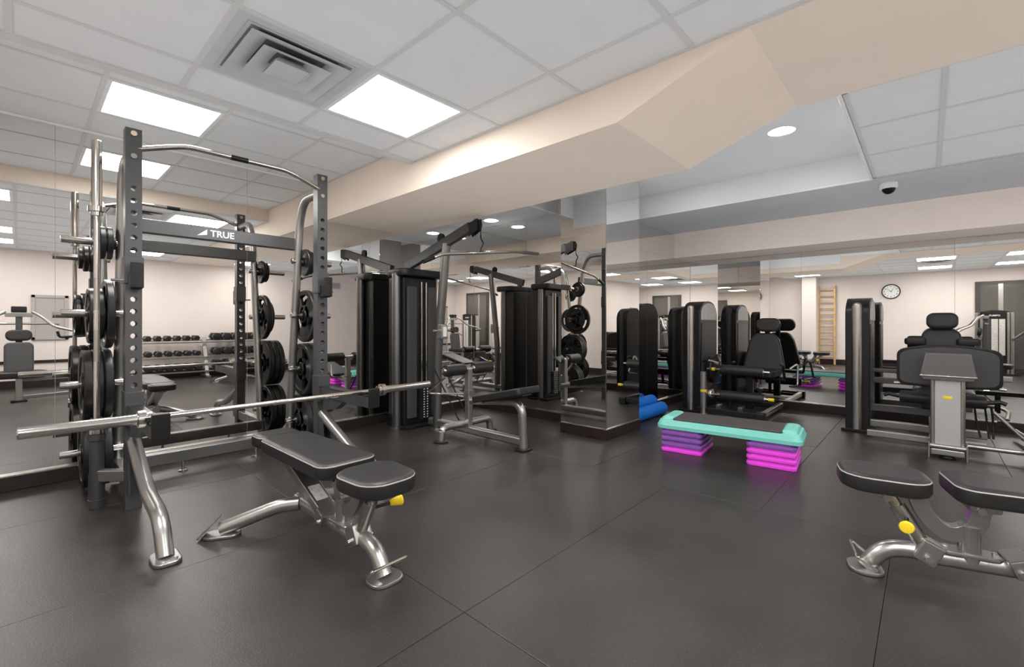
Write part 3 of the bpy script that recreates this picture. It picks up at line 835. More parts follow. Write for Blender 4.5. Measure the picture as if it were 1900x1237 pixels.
def tower(parent, a0, a1, b0, b1, h, text_body=None, face=-1):
    """shroud with an arched head; the arched face looks along -Y (face=-1) in the parent's frame"""
    cx, cy = (a0 + a1) / 2, (b0 + b1) / 2
    w, d = a1 - a0 - 0.03, b1 - b0
    mx = Matrix(((1, 0, 0, cx + 0.015), (0, 0, -1, cy), (0, 1, 0, 0.02), (0, 0, 0, 1)))
    o = G().prism(arch(w, h - 0.02, 0.17), d, mx, 0.012).build('weight_shroud', 'black', parent)
    yf = b0 if face < 0 else b1
    m2 = Matrix(((1, 0, 0, cx + 0.015), (0, 0, -1, yf - 0.004 * (1 if face < 0 else -1)), (0, 1, 0, h - 0.24), (0, 0, 0, 1)))
    G().prism(arch(w - 0.10, 0.215, 0.14), 0.012, m2, 0.003).build('head_shield', 'label', o)
    m3 = Matrix(((1, 0, 0, cx + 0.015), (0, 0, -1, yf - 0.002 * (1 if face < 0 else -1)), (0, 1, 0, 0.14), (0, 0, 0, 1)))
    G().prism([(-(w - 0.14) / 2, 0), ((w - 0.14) / 2, 0), ((w - 0.14) / 2, h - 0.42), (-(w - 0.14) / 2, h - 0.42)], 0.01, m3, 0.003).build('front_panel', 'greyp', o)
    for s, aa in ((-1, a0 + 0.02), (1, a1 - 0.02)):
        G().lathe([(0.045, 0.0), (0.045, h - 0.10), (0.035, h - 0.07), (0.012, h - 0.055)], (aa, cy, 0), n=20).build('post', 'gun' if s > 0 else 'steel', parent)
    G().b2((a0 - 0.03, b0 - 0.03, 0), (a1 + 0.03, b1 + 0.03, 0.028), 0.006).build('base_plate', 'blackm', parent)
    return o

# ------------------------------------------------------------------ lat pulldown machine
LX, LY = 2.36 * S, 2.90 * S
lat = thing('lat_pulldown_machine', 'tall lat pulldown and row machine with black weight tower in the mirrored corner', 'gym machine', (LX, LY, 0))
def L(a, b, z): return (a * S - LX, b * S - LY, z)
# tower
for a, h in ((2.14, 1.64), (2.52, 1.64)):
    p = G().lathe([(0.056, 0), (0.056, 0.014), (0.046, 0.018), (0.046, h - 0.01), (0.038, h)], L(a, 3.28, 0), n=20).build('post', 'dsilver', lat)
x0, y0, _ = L(2.17, 3.14, 0); x1, y1, _ = L(2.52, 3.45, 0)
sh = G().b2((x0, y0 + 0.10, 0.03), (x1, y1, 1.60), 0.02).build('weight_shroud', 'black', lat)
G().b2((x0 + 0.035, y0 + 0.072, 0.10), (x0 + 0.155, y0 + 0.102, 1.50), 0.012).build('front_panel', 'greyp', sh)
G().b2((x1 - 0.14, y0 + 0.072, 0.10), (x1 - 0.03, y0 + 0.102, 1.50), 0.012).build('front_panel', 'greyp', sh)
for dx in (-0.03, 0.03):
    G().cyl(((x0 + x1) / 2 + dx + 0.03, y0 + 0.085, 0.08), ((x0 + x1) / 2 + dx + 0.03, y0 + 0.085, 1.55), 0.011, 10).build('guide_rod', 'chrome', sh)
for k in range(12):
    G().b2(((x0 + x1) / 2 - 0.05, y0 + 0.05, 0.09 + k * 0.027), ((x0 + x1) / 2 + 0.11, y0 + 0.10, 0.113 + k * 0.027), 0.003).build('stack_plate', 'blackm', sh)
for k in range(12):
    for dx in (0.008, 0.052):
        G().box(((x0 + x1) / 2 + dx, y0 + 0.049, 0.1015 + k * 0.027), (0.012, 0.004, 0.012), 0.001).build('stack_mark', 'white', sh)
G().pad(x1 - x0 + 0.13, 0.34, 0.08, 0.09, Matrix.Translation(((x0 + x1) / 2, (y0 + y1) / 2, 1.60)), 0.02).build('tower_cap', 'black', lat)
G().b2((x0 - 0.02, y0 + 0.02, 0), (x1 + 0.05, y1, 0.035), 0.008).build('tower_base', 'blackm', lat)
G().prism(rrect(0.05, 0.075, 0.006, 2), 0.004, Matrix(((1, 0, 0, x0 + 0.20), (0, 0, -1, y0 + 0.068), (0, 1, 0, 0.42), (0, 0, 0, 1)))).build('instruction_label', 'label', sh)
# main column: vertical foot then leaning mast
mast = G()
mast.tube([L(2.36, 3.01, 0.0), L(2.36, 3.01, 0.75), L(2.36, 2.89, 1.92)], 0.046, 14, rad=0.2)
ms = mast.build('mast', 'dsilver', lat)
G().lathe([(0.075, 0), (0.075, 0.012), (0.05, 0.016)], L(2.36, 3.01, 0), n=18).build('foot_plate', 'silver', ms)
G().box(L(2.36, 2.955, 1.02), (0.085, 0.11, 0.15), 0.012).build('adjuster_bracket', 'silver', ms)
G().prism(rrect(0.045, 0.10, 0.004, 2), 0.003, axes(L(2.36, 2.955, 1.02), (1, 0, 0), (0, -1, 0)) @ Matrix.Translation((0, 0, 0.056))).build('instruction_label', 'white', ms)
G().cyl(L(2.28, 2.955, 1.03), L(2.36, 2.955, 1.03), 0.012, 10).build('adjuster_pin', 'chrome', ms)
# top arm
ar = G().rtube([L(2.36, 3.46, 1.735), L(2.36, 2.60, 2.035)], 0.055, 0.10).build('top_arm', 'gun', lat)
for s in (-1, 1):
    x = L(2.36, 2.5, 0)[0] + s * 0.024
    G().prism([(L(0, 2.64, 0)[1], 2.06), (L(0, 2.60, 0)[1], 1.94), (L(0, 2.50, 0)[1], 1.99), (L(0, 2.50, 0)[1], 2.10)], 0.006, Matrix(((0, 0, 1, x), (1, 0, 0, 0), (0, 1, 0, 0), (0, 0, 0, 1))), 0.001).build('pulley_cheek', 'blackm', ar)
px = L(2.36, 2.53, 2.04)
G().lathe([(0.058, -0.016), (0.062, -0.014), (0.05, -0.003), (0.05, 0.003), (0.062, 0.014), (0.058, 0.016)], px, (1, 0, 0), 24).build('pulley', 'black', ar)
px2 = L(2.36, 2.96, 1.985)
G().lathe([(0.045, -0.014), (0.05, -0.012), (0.04, 0), (0.05, 0.012), (0.045, 0.014)], px2, (1, 0, 0), 20).build('pulley', 'black', ar)
G().rtube([L(2.36, 3.40, 1.62), L(2.36, 3.40, 1.80)], 0.06, 0.06, up=(0, 1, 0)).build('arm_support', 'gun', lat)
cb = G().tube([L(2.36, 2.485, 2.03), L(2.36, 2.485, 1.93)], 0.004, 6).build('cable', 'black', lat)
hk = G()
hk.tube([L(2.36, 2.485, 1.94), L(2.345, 2.47, 1.90), L(2.375, 2.47, 1.865), L(2.36, 2.485, 1.80), L(2.375, 2.50, 1.775), L(2.39, 2.49, 1.80)], 0.0065, 8, rad=0.02)
hk.build('hook', 'blackm', lat)
# floor spine, cross foot, roller post, seat frame
G().rtube([L(2.36, 3.10, 0.075), L(2.37, 2.07, 0.075)], 0.07, 0.075, cr=0.02).build('floor_spine', 'silver', lat)
tf = G().tube([L(2.12, 2.66, 0.005), L(2.13, 2.66, 0.13), L(2.62, 2.66, 0.13), L(2.63, 2.66, 0.005)], 0.034, 14, rad=0.10).build('cross_foot', 'silver', lat)
for a in (2.12, 2.63):
    G().lathe([(0.07, 0), (0.072, 0.008), (0.06, 0.014), (0.03, 0.018)], L(a, 2.66, 0), n=20).build('foot_pad', 'blackm', tf)
rp = G().rtube([L(2.36, 2.62, 0.06), L(2.36, 2.62, 0.66)], 0.06, 0.06, up=(0, 1, 0), cr=0.012).build('roller_post', 'silver', lat)
G().rtube([L(2.36, 2.62, 0.36), L(2.36, 2.62, 0.46)], 0.074, 0.074, up=(0, 1, 0), cr=0.012).build('post_sleeve', 'silver', rp)
G().cyl(L(2.10, 2.62, 0.665), L(2.62, 2.62, 0.665), 0.018, 12).build('roller_axle', 'chrome', lat)
roller(lat, L(2.12, 2.62, 0.665), L(2.31, 2.62, 0.665), 0.056)
roller(lat, L(2.41, 2.62, 0.665), L(2.60, 2.62, 0.665), 0.056)
fr = G().tube([L(2.37, 2.64, 0.345), L(2.37, 2.28, 0.40), L(2.37, 2.08, 0.41), L(2.37, 2.065, 0.02)], 0.036, 14, rad=0.16).build('leg', 'silver', lat)
G().pad(0.15, 0.11, 0.018, 0.03, Matrix.Translation(L(2.37, 2.065, 0)), 0.004).build('foot_pad', 'blackm', fr)
d = Vector(L(0, 2.00, 0.535)) - Vector(L(0, 2.47, 0.40))
sm = axes(L(2.37, 2.235, 0.435), d, (0, 0, 1))
sp = G().pad(d.length, 0.30, 0.06, 0.03, sm, 0.014).build('seat_pad', 'vinyl', lat)
G().prism(rrect(d.length - 0.08, 0.12, 0.004, 2), 0.012, sm @ Matrix.Translation((0, 0, -0.006))).build('seat_rail', 'gun', sp)
# low row rods and foot plate
for a in (2.32, 2.42):
    G().tube([L(a, 2.99, 0.62), L(a, 2.68, 0.14)], 0.007, 8).build('guide_tube', 'blackm', lat)
G().tube([L(2.16, 2.66, 0.60), L(2.10, 2.80, 0.44), L(2.20, 2.80, 0.42), L(2.34, 2.66, 0.42)], 0.010, 10, rad=0.03).build('row_handle', 'chrome', lat)
fp = G().box(L(2.62, 2.88, 0.60), (0.26, 0.20, 0.022), 0.006, rot=(0.55, 'X')).build('footplate', 'gun', lat)
G().tube([L(2.62, 2.88, 0.59), L(2.42, 2.96, 0.44)], 0.02, 10).build('footplate_arm', 'silver', fp)

lb = thing('lat_bar', 'long angled chrome lat pulldown bar hanging from the pulley arm', 'lat bar', L(2.36, 2.49, 1.77))
lb.location = Vector((LX, LY, 0)) + Vector(L(2.38, 2.50, 1.775))
def LB(a, z): return (a * S - 2.38 * S, 0.0, z - 1.775)
G().tube([LB(1.84, 1.625), LB(2.0, 1.71), LB(2.76, 1.845), LB(3.06, 1.865)], 0.0145, 12, rad=0.06).build('bar', 'chrome', lb)
G().tube([LB(1.84, 1.625), LB(1.93, 1.673)], 0.019, 12).build('grip', 'black', lb)
G().tube([LB(2.86, 1.852), LB(3.06, 1.865)], 0.019, 12).build('grip', 'steel', lb)
G().tube([(0, 0, 0.012), (0, 0, 0.035)], 0.008, 8).build('swivel_eye', 'chrome', lb)

# ------------------------------------------------------------------ leg extension machine
EX, EY = 4.9 * S, 1.35 * S
ext = thing('leg_extension_machine', 'black leg extension machine with two roller pads and yellow marks, behind the step platform', 'gym machine', (EX, EY, 0))
def E(a, b, z): return (a * S - EX, b * S - EY, z)
x0, y0, _ = E(4.54, 1.66, 0); x1, y1, _ = E(5.06, 1.83, 0)
tower(ext, x0, x1, y0, y1, 1.39)
# front post with yellow band
fpst = G().lathe([(0.05, 0), (0.05, 0.012), (0.038, 0.016), (0.038, 0.52)], E(4.50, 1.60, 0), n=18).build('front_post', 'steel', ext)
G().lathe([(0.0395, 0), (0.0395, 0.03)], E(4.50, 1.60, 0.275), n=18).build('yellow_band', 'yellow', fpst)
# base
G().rtube([E(4.50, 1.66, 0.06), E(4.50, 1.08, 0.06)], 0.05, 0.06).build('base_rail', 'blackm', ext)
G().rtube([E(4.50, 1.10, 0.06), E(5.28, 1.10, 0.06)], 0.05, 0.06).build('base_rail', 'silver', ext)
G().rtube([E(5.20, 1.10, 0.06), E(5.20, 1.70, 0.06)], 0.05, 0.06).build('base_rail', 'blackm', ext)
G().box(E(4.50, 1.10, 0.05), (0.10, 0.10, 0.10), 0.015).build('corner_foot', 'blackm', ext)
# seat frame
G().rtube([E(4.85, 1.28, 0.06), E(4.85, 1.28, 0.44)], 0.07, 0.08, up=(0, 1, 0)).build('seat_post', 'blackm', ext)
G().rtube([E(4.85, 1.66, 0.50), E(4.85, 1.10, 0.50)], 0.05, 0.05).build('pivot_shaft', 'blackm', ext)
G().pad(0.46, 0.46, 0.08, 0.06, Matrix.Translation(E(4.86, 1.22, 0.47)), 0.02).build('seat_pad', 'vinyl', ext)
bm_ = axes(E(5.05, 1.20, 0.735), (0.18, 0, 1), (-1, 0, 0.18))
bp = G().pad(0.50, 0.40, 0.08, 0.11, bm_ @ Matrix.Translation((0, 0, -0.04)), 0.022, taper=-0.26).build('back_pad', 'vinyl', ext)
G().rtube([E(5.12, 1.20, 0.45), E(5.19, 1.20, 1.12)], 0.07, 0.05, up=(0, 1, 0)).build('back_post', 'blackm', ext)
hm = axes(E(5.06, 1.165, 1.085), (0.12, 0, 1), (-1, 0, 0.12))
G().pad(0.17, 0.27, 0.07, 0.075, hm @ Matrix.Translation((0, 0, -0.03)), 0.022).build('head_pad', 'vinyl', ext)
# rollers
G().cyl(E(4.60, 1.60, 0.545), E(4.60, 1.05, 0.545), 0.015, 12).build('roller_axle', 'chrome', ext)
u = roller(ext, E(4.60, 1.47, 0.545), E(4.60, 1.10, 0.545), 0.062)
G().cyl(E(4.60, 1.555, 0.545), E(4.60, 1.525, 0.545), 0.021, 12).build('yellow_band', 'yellow', u)
G().cyl(E(4.56, 1.62, 0.245), E(4.56, 1.02, 0.245), 0.015, 12).build('roller_axle', 'chrome', ext)
l_ = roller(ext, E(4.56, 1.46, 0.245), E(4.56, 1.08, 0.245), 0.06)
G().cyl(E(4.56, 1.05, 0.245), E(4.56, 1.005, 0.245), 0.02, 12).build('yellow_band', 'yellow', l_)
G().lathe([(0.062, -0.02), (0.066, 0), (0.062, 0.02)], E(4.57, 1.555, 0.245), (0, 1, 0), 20).build('arm_hub', 'chrome', ext)
G().rtube([E(4.85, 1.56, 0.50), E(4.57, 1.555, 0.25)], 0.03, 0.06).build('lever_arm', 'blackm', ext)
cm = G().lathe([(0.04, -0.03), (0.17, -0.03), (0.175, -0.01), (0.16, 0.0), (0.175, 0.01), (0.17, 0.03), (0.04, 0.03)], E(4.80, 1.61, 0.52), (0, 1, 0), 30).build('cam_wheel', 'iron', ext)
G().lathe([(0.03, -0.04), (0.03, 0.04)], E(4.80, 1.61, 0.52), (0, 1, 0), 16).build('cam_hub', 'chrome', cm)
G().tube([E(4.62, 1.64, 0.63), E(4.55, 1.55, 0.655), E(4.50, 1.45, 0.63)], 0.02, 10, rad=0.05).build('counter_lever', 'chrome', ext)
for b in (1.00, 1.42):
    G().tube([E(4.95, b, 0.43), E(4.86, b, 0.62), E(4.78, b, 0.62)], 0.015, 10, rad=0.05).build('hand_grip', 'blackm', ext)
G().tube([E(5.05, 0.98, 0.55), E(5.10, 0.92, 0.62), E(4.98, 0.90, 0.36), E(5.05, 0.98, 0.34)], 0.013, 10, rad=0.05).build('side_handle', 'steel', ext)
G().tube([E(4.95, 1.0, 0.43), E(4.95, 1.46, 0.43)], 0.02, 10).build('grip_bar', 'blackm', ext)
for b in (1.50, 1.30):
    G().b2(E(4.60, b - 0.02, 0.03), E(4.68, b + 0.02, 0.11), 0.004).build('floor_bracket', 'silver', ext)
G().rtube([E(4.64, 1.40, 0.06), E(4.64, 1.40, 0.23)], 0.04, 0.04, up=(0, 1, 0)).build('stop_post', 'blackm', ext)
G().rtube([E(4.64, 1.10, 0.06), E(4.64, 1.66, 0.06)], 0.03, 0.04).build('cross_rail', 'blackm', ext)

# ------------------------------------------------------------------ leg press machine
PX, PY = 4.10 * S, -0.10 * S
prs = thing('leg_press_machine', 'leg press machine, wide black foot plate on a silver post, by the back mirror', 'gym machine', (PX, PY, 0))
def P(a, b, z): return (a * S - PX, b * S - PY, z)
tx0, ty0, _ = P(4.62, 0.34, 0); tx1, ty1, _ = P(5.10, 0.50, 0)
tower(prs, tx0, tx1, ty0, ty1, 1.375)
# front post with side rails and yellow label
po = G().box((0.0, 0, 0.41), (0.05, 0.155, 0.70), 0.01).build('front_post', 'postsilver', prs)
for s in (-1, 1):
    G().tube([(0.005, s * 0.088, 0.07), (0.005, s * 0.088, 0.74)], 0.017, 12).build('side_rail', 'steel', po)
G().box((-0.026, 0, 0.50), (0.003, 0.055, 0.024), 0.001).build('yellow_label', 'yellow', po)
ft = G()
ft.box((0.0, 0, 0.052), (0.085, 0.205, 0.05), 0.01)
ft.tube([(-0.03, -0.11, 0.098), (-0.03, 0.11, 0.098)], 0.02, 12)
f_ = ft.build('foot_beam', 'silver', prs)
for s in (-1, 1):
    G().b2((-0.06, s * 0.112 - 0.006, 0.0), (0.06, s * 0.112 + 0.006, 0.13), 0.004).build('end_plate', 'steel', f_)
G().lathe([(0.05, 0), (0.055, 0.01), (0.03, 0.03)], (0, 0, 0), n=18).build('foot_pad', 'black', f_)
# housing and foot plate
hp = [(-0.145, 0.64), (0.145, 0.64), (0.165, 0.66), (0.165, 0.69), (0.135, 0.86), (-0.135, 0.86), (-0.165, 0.69), (-0.165, 0.66)]
h_ = G().prism(hp, 0.12, Matrix(((0, 0, 1, 0.0), (1, 0, 0, 0), (0, 1, 0, 0), (0, 0, 0, 1))), 0.012).build('post_housing', 'housing', prs)
G().tube([(-0.062, -0.168, 0.675), (-0.062, 0.168, 0.675)], 0.008, 10).build('chrome_bar', 'chrome', h_)
# foot plate: wide rounded plate with arched top, slightly curved away at the ends
def plate_strip(x_off, th, y_in, z_in):
    g = G(); rings = []
    for k in range(25):
        t = math.sin(PI / 2 * (-1 + 2 * k / 24))
        y = t * (0.322 - y_in)
        zt = 0.925 - 0.05 * t * t - z_in
        zb = 0.562 + 0.012 * t * t + z_in
        edge = max(0.0, abs(t) - 0.86) / 0.14
        c = 0.045 * (1 - math.sqrt(max(0.0, 1 - edge * edge)))
        zt -= c; zb += c
        xc = x_off + 0.35 * y * y
        sec = rrect(th, zt - zb, th * 0.35, 3)
        rings.append([Vector((xc + p[0], y, (zt + zb) / 2 + p[1])) for p in sec])
    return g.rings(rings)
ftp = plate_strip(0.115, 0.03, 0.0, 0.0).build('foot_plate', 'black', prs)
plate_strip(0.1005, 0.006, 0.02, 0.02).build('plate_skin', 'greyp', ftp)
for s in (-1, 1):
    G().cyl((0.15, s * 0.30, 0.58), (0.15, s * 0.34, 0.575), 0.014, 12).build('plate_knob', 'chrome', ftp)
G().box((0.12, 0, 0.73), (0.10, 0.16, 0.18), 0.01).build('plate_mount', 'blackm', prs)
# rails back to the seat, cross rails to the tower
for s in (-1, 1):
    G().tube([(0.03, s * 0.09, 0.16), (1.25, s * 0.09, 0.16)], 0.022, 12).build('slide_rail', 'steel', prs)
G().rtube([P(4.72, 0.36, 0.09), P(4.72, -0.32, 0.09)], 0.06, 0.07).build('cross_rail', 'silver', prs)
G().rtube([P(4.72, 0.36, 0.25), P(4.72, -0.05, 0.25)], 0.06, 0.07).build('cross_rail', 'gun', prs)
G().rtube([P(4.45, 0.34, 0.05), P(4.45, -0.30, 0.05)], 0.05, 0.06).build('cross_rail', 'silver', prs)
G().rtube([P(4.80, 0.36, 0.52), P(4.80, -0.0, 0.52)], 0.05, 0.06).build('link_beam', 'gun', prs)
G().rtube([P(4.80, 0.36, 0.62), P(4.80, -0.0, 0.62)], 0.04, 0.04).build('link_beam', 'gun', prs)
G().rtube([P(4.80, -0.30, 0.60), P(4.80, -0.45, 0.60)], 0.04, 0.05).build('link_beam', 'silver', prs)
# seat: cushion, back pad, shoulder pads, head pad
G().box(P(4.85, -0.09, 0.33), (0.42, 0.30, 0.08), 0.01).build('carriage', 'blackm', prs)
G().pad(0.44, 0.44, 0.08, 0.06, Matrix.Translation(P(4.82, -0.09, 0.39)), 0.02).build('seat_pad', 'vinyl', prs)
bm_ = axes(P(5.03, -0.085, 0.75), (0.16, 0, 1), (-1, 0, 0.16))
G().pad(0.62, 0.30, 0.08, 0.10, bm_ @ Matrix.Translation((0, 0, -0.04)), 0.022).build('back_pad', 'vinyl', prs)
G().rtube([P(5.10, -0.085, 0.40), P(5.17, -0.085, 1.10)], 0.06, 0.05, up=(0, 1, 0)).build('back_post', 'blackm', prs)
G().pad(0.16, 0.235, 0.07, 0.06, axes(P(4.99, -0.09, 1.13), (0.1, 0, 1), (-1, 0, 0.1)) @ Matrix.Translation((0, 0, -0.03)), 0.022).build('head_pad', 'vinyl', prs)
for s in (-1, 1):
    G().pad(0.17, 0.10, 0.07, 0.03, Matrix.Translation(P(5.0, -0.085 + s * 0.155, 0.885)) @ Matrix.Rotation(PI / 2, 4, 'Z'), 0.02).build('shoulder_pad', 'vinyl', prs)
roller(prs, P(4.42, 0.15, 0.43), P(4.42, -0.30, 0.43), 0.055, 'support_roller', caps=False)
for s, b in ((1, 0.15), (-1, -0.30)):
    G().tube([P(4.42, b, 0.43), P(4.42, b + s * 0.06, 0.445), P(4.42, b + s * 0.09, 0.43)], 0.018, 10).build('hand_grip', 'blackm', prs)
# hoses and base loop at the right
for k, b in enumerate((-0.24, -0.29, -0.32)):
    G().tube([P(4.42, b, 0.40), P(4.44, b - 0.01, 0.27), P(4.42, b - 0.03 + 0.01 * k, 0.13)], 0.008, 8, rad=0.05).build('hose', 'black', prs)
G().tube([P(4.30, -0.05, 0.075), P(4.30, -0.52, 0.075), P(4.60, -0.56, 0.075), P(5.15, -0.50, 0.075)], 0.02, 12, rad=0.16).build('base_loop', 'steel', prs)
G().tube([P(4.42, -0.33, 0.36), P(4.42, -0.50, 0.11)], 0.014, 10).build('gas_strut', 'steel', prs)
G().rtube([P(4.45, -0.50, 0.03), P(4.45, -0.50, 0.24)], 0.05, 0.05, up=(0, 1, 0)).build('step_post', 'blackm', prs)
G().rtube([P(4.45, -0.35, 0.26), P(4.45, -0.80, 0.26)], 0.05, 0.05).build('step_rail', 'blackm', prs)

# ------------------------------------------------------------------ things behind the camera, seen in the mirrors
# chest press bench facing the left mirror
cp = thing('chest_press_machine', 'grey padded chest press machine with wide arms, reflected at the left edge', 'gym machine', (0.0, -0.62 * S, 0))
G().pad(0.58, 0.44, 0.09, 0.2, Matrix.Translation((0, 0.16, 0.33)), 0.022).build('seat_pad', 'vinyl', cp)
G().pad(0.46, 0.30, 0.08, 0.07, axes((0, 0.0, 0.60), (0, -0.12, 1), (0, 1, 0.12)) @ Matrix.Translation((0, 0, -0.04)), 0.02).build('back_pad', 'greyp', cp)
G().pad(0.16, 0.27, 0.07, 0.07, axes((0, -0.03, 0.93), (0, -0.12, 1), (0, 1, 0.12)) @ Matrix.Translation((0, 0, -0.03)), 0.02).build('head_pad', 'vinyl', cp)
G().rtube([(0, -0.09, 0.05), (0, -0.12, 1.25)], 0.07, 0.07, up=(0, 1, 0)).build('mast', 'gun', cp)
G().box((0, -0.10, 1.31), (0.16, 0.14, 0.09), 0.012).build('counterweight', 'blackm', cp)
G().b2((-0.14, -0.16, 1.20), (0.14, -0.06, 1.26), 0.006).build('yoke', 'silver', cp)
G().tube([(-0.42, -0.12, 1.10), (0.42, -0.12, 1.10)], 0.016, 10).build('cross_bar', 'steel', cp)
for s in (-1, 1):
    aa = G().tube([(s * 0.14, -0.08, 1.27), (s * 0.22, 0.0, 1.22), (s * 0.36, 0.10, 1.06), (s * 0.62, 0.26, 0.98), (s * 0.68, 0.34, 0.92)], 0.022, 12, rad=0.07).build('press_arm', 'steel', cp)
    G().tube([(s * 0.68, 0.34, 0.92), (s * 0.40, 0.36, 0.90), (s * 0.38, 0.36, 0.99)], 0.018, 10, rad=0.04).build('handle', 'blackm', aa)
G().rtube([(0.0, 0.30, 0.03), (0.0, 0.30, 0.34)], 0.07, 0.06, up=(0, 1, 0)).build('front_post', 'steel', cp)
G().rtube([(-0.02, 0.30, 0.31), (1.15, 0.0, 0.31)], 0.05, 0.06).build('side_rail', 'silver', cp)
G().rtube([(0.0, 0.30, 0.06), (1.15, 0.0, 0.06)], 0.05, 0.05).build('base_rail', 'silver', cp)
G().rtube([(0.0, -0.35, 0.05), (0.0, 0.34, 0.05)], 0.06, 0.06).build('base_rail', 'silver', cp)
G().box((0, 0.31, 0.015), (0.16, 0.09, 0.03), 0.008).build('foot_pad', 'black', cp)

# weight tower seen in the back mirror
mt = thing('weight_tower', 'grey pulley weight tower with lettered head, reflected at the right in the back mirror', 'gym machine', (-0.85, -1.08, 0))
w = 0.46
mx = Matrix(((0, 0, 1, 0), (1, 0, 0, 0), (0, 1, 0, 0.03), (0, 0, 0, 1)))
o = G().prism(arch(w, 1.36, 0.06), 0.26, mx, 0.012).build('weight_shroud', 'blackm', mt)
for y0_, y1_, m in ((-0.155, -0.065, 'label'), (-0.05, 0.05, 'label'), (0.062, 0.155, 'greyp')):
    G().b2((0.128, y0_, 0.42), (0.136, y1_, 1.20), 0.002).build('front_panel', m, o)
for s in (-1, 1):
    G().b2((0.10, s * 0.20 - 0.02, 0.0), (0.145, s * 0.20 + 0.02, 1.34), 0.008).build('post', 'steel', mt)
    G().b2((-0.08, s * 0.265 - 0.03, 0.0), (0.05, s * 0.265 + 0.03, 1.34), 0.012).build('side_post', 'silver', mt)
tx = Matrix(((0, 0, 1, 0.133), (-1, 0, 0, 0), (0, 1, 0, 1.275), (0, 0, 0, 1)))
text('PUMPO', 0.05, tx, 'white', o)
G().tube([(0.1, -0.26, 0.75), (0.25, -0.45, 0.95), (0.45, -0.55, 0.95)], 0.025, 12, rad=0.1).build('lever_arm', 'silver', mt)
G().b2((-0.2, -0.36, 0), (0.2, 0.36, 0.03), 0.006).build('base_plate', 'blackm', mt)

# dumbbell rack on the right wall with dumbbells on three tiers
DX, DY = 2.08 * S, -1.62 * S
dk = thing('dumbbell_rack', 'three tier silver dumbbell rack against the pale wall, seen reflected', 'dumbbell rack', (DX, DY, 0))
TZ = (0.16, 0.44, 0.74)
for x in (-1.08, 0.0, 1.08):
    G().rtube([(x, 0.14, 0.0), (x, -0.14, 0.82)], 0.05, 0.07, up=(1, 0, 0)).build('upright', 'steel', dk)
    G().b2((x - 0.04, -0.25, 0), (x + 0.04, 0.25, 0.05), 0.01).build('foot', 'silver', dk)
for z in TZ:
    yc = 0.12 - z * 0.28
    for dy, dz in ((0.10, -0.02), (-0.10, 0.02)):
        G().b2((-1.1, yc + dy - 0.03, z + dz - 0.012), (1.1, yc + dy + 0.03, z + dz + 0.012), 0.004).build('shelf_rail', 'silver', dk)
def dumbbell(R, label, group):
    r = thing('dumbbell', label, 'dumbbell', (0, 0, 0), 0, group)
    for s in (-1, 1):
        G().lathe([(R * 0.75, 0.05), (R, 0.062), (R, 0.062 + R * 1.1), (R * 0.72, 0.075 + R * 1.1)], (0, 0, 0), (0, s, 0), 6).build('head', 'iron', r)
    G().cyl((0, -0.065, 0), (0, 0.065, 0), 0.015, 10).build('handle', 'chrome', r)
    return r
tiers = (('lowest', 0), ('middle', 1), ('top', 2))
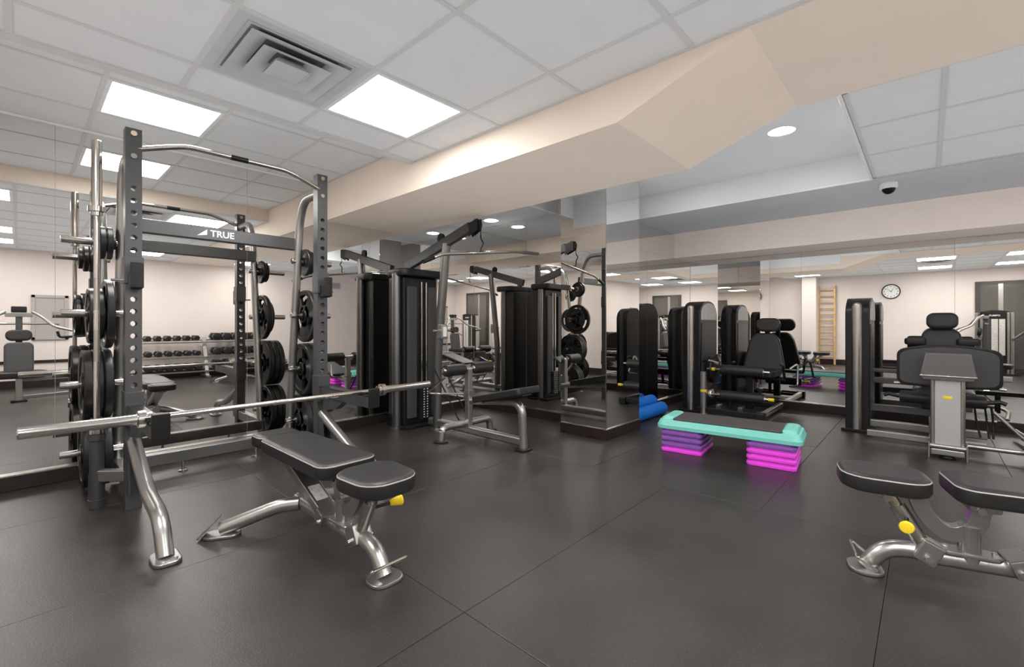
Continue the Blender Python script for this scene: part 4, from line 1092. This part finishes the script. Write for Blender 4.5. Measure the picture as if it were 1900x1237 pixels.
for nm, ti in tiers:
    z = TZ[ti]; yc = 0.12 - z * 0.28
    for bay, x0_, x1_, R, n in (('left', -1.02, -0.08, 0.06, 6), ('right', 0.1, 1.02, 0.086, 5)):
        R = R + (0.012 if ti == 0 else 0.0)
        ordn = ('first', 'second', 'third', 'fourth', 'fifth', 'sixth')
        proto = None
        for k in range(n):
            x = x0_ + (x1_ - x0_) * (k + 0.5) / n
            loc = (DX + x, DY + yc, z + 0.012 + R * 0.95)
            q = ordn[n - 1 - k if bay == 'left' else k]
            lab = f'{"small" if bay == "left" else "large"} black hex dumbbell, {q} from the middle post on the {nm} rack tier'
            if proto is None:
                proto = dumbbell(R, lab, f'dumbbells on the {nm} tier of the rack'); proto.location = loc
            else:
                dup(proto, loc, label=lab)

# clock and wall bars on the rear wall
ck = thing('wall_clock', 'round white wall clock with black rim on the pale rear wall', 'clock', (AR, 0.53 * S, 1.91))
G().lathe([(0.185, 0.0), (0.187, 0.03), (0.176, 0.036), (0.164, 0.03), (0.164, 0.02)], (0, 0, 0), (1, 0, 0), 40, cap=False).build('rim', 'black', ck)
G().lathe([(0.166, 0.0), (0.166, 0.022), (0.001, 0.0225)], (0, 0, 0), (1, 0, 0), 40).build('dial', 'white', ck)
for k in range(12):
    a = 2 * PI * k / 12
    text(str(12 if k == 0 else k), 0.045, Matrix(((0, 0, 1, 0.023), (1, 0, 0, 0.13 * math.sin(a)), (0, 1, 0, 0.13 * math.cos(a)), (0, 0, 0, 1))), 'black', ck, 'numeral')
for ln, a, wd in ((0.085, -0.6, 0.008), (0.125, 0.9, 0.006)):
    G().tube([(0.026, 0, 0), (0.026, ln * math.sin(a), ln * math.cos(a))], wd / 2, 6).build('clock_hand', 'black', ck)
G().cyl((0.02, 0, 0), (0.03, 0, 0), 0.01, 12).build('hub', 'black', ck)

wbz = thing('wall_bars', 'pale wooden wall bars with one curved side on the rear wall', 'wall bars', (AR, 1.60 * S, 0))
g = G(); g.b2((0.01, -0.20, 0.0), (0.10, -0.16, 2.13), 0.004); g.build('side_board', 'wood', wbz)
g = G(); g.b2((0.01, 0.16, 0.0), (0.10, 0.20, 2.13), 0.004); g.build('side_board', 'wood', wbz)
for k in range(12):
    G().tube([(0.07, -0.18, 0.2 + k * 0.165), (0.07, 0.18, 0.2 + k * 0.165)], 0.018, 10).build('rung', 'wood', wbz)

# air grille high on the right wall
gr = thing('wall_grille', 'dark rectangular air grille high on the pale right wall', 'air vent', (4.4 * S, BR, 2.08))
G().b2((-0.19, 0, -0.085), (0.19, 0.012, 0.085), 0.003).build('frame', 'vent', gr)
for k in range(6):
    G().box((0, 0.014, -0.06 + k * 0.024), (0.34, 0.012, 0.004), rot=(0.5, 'X')).build('slat', 'ventdark', gr)
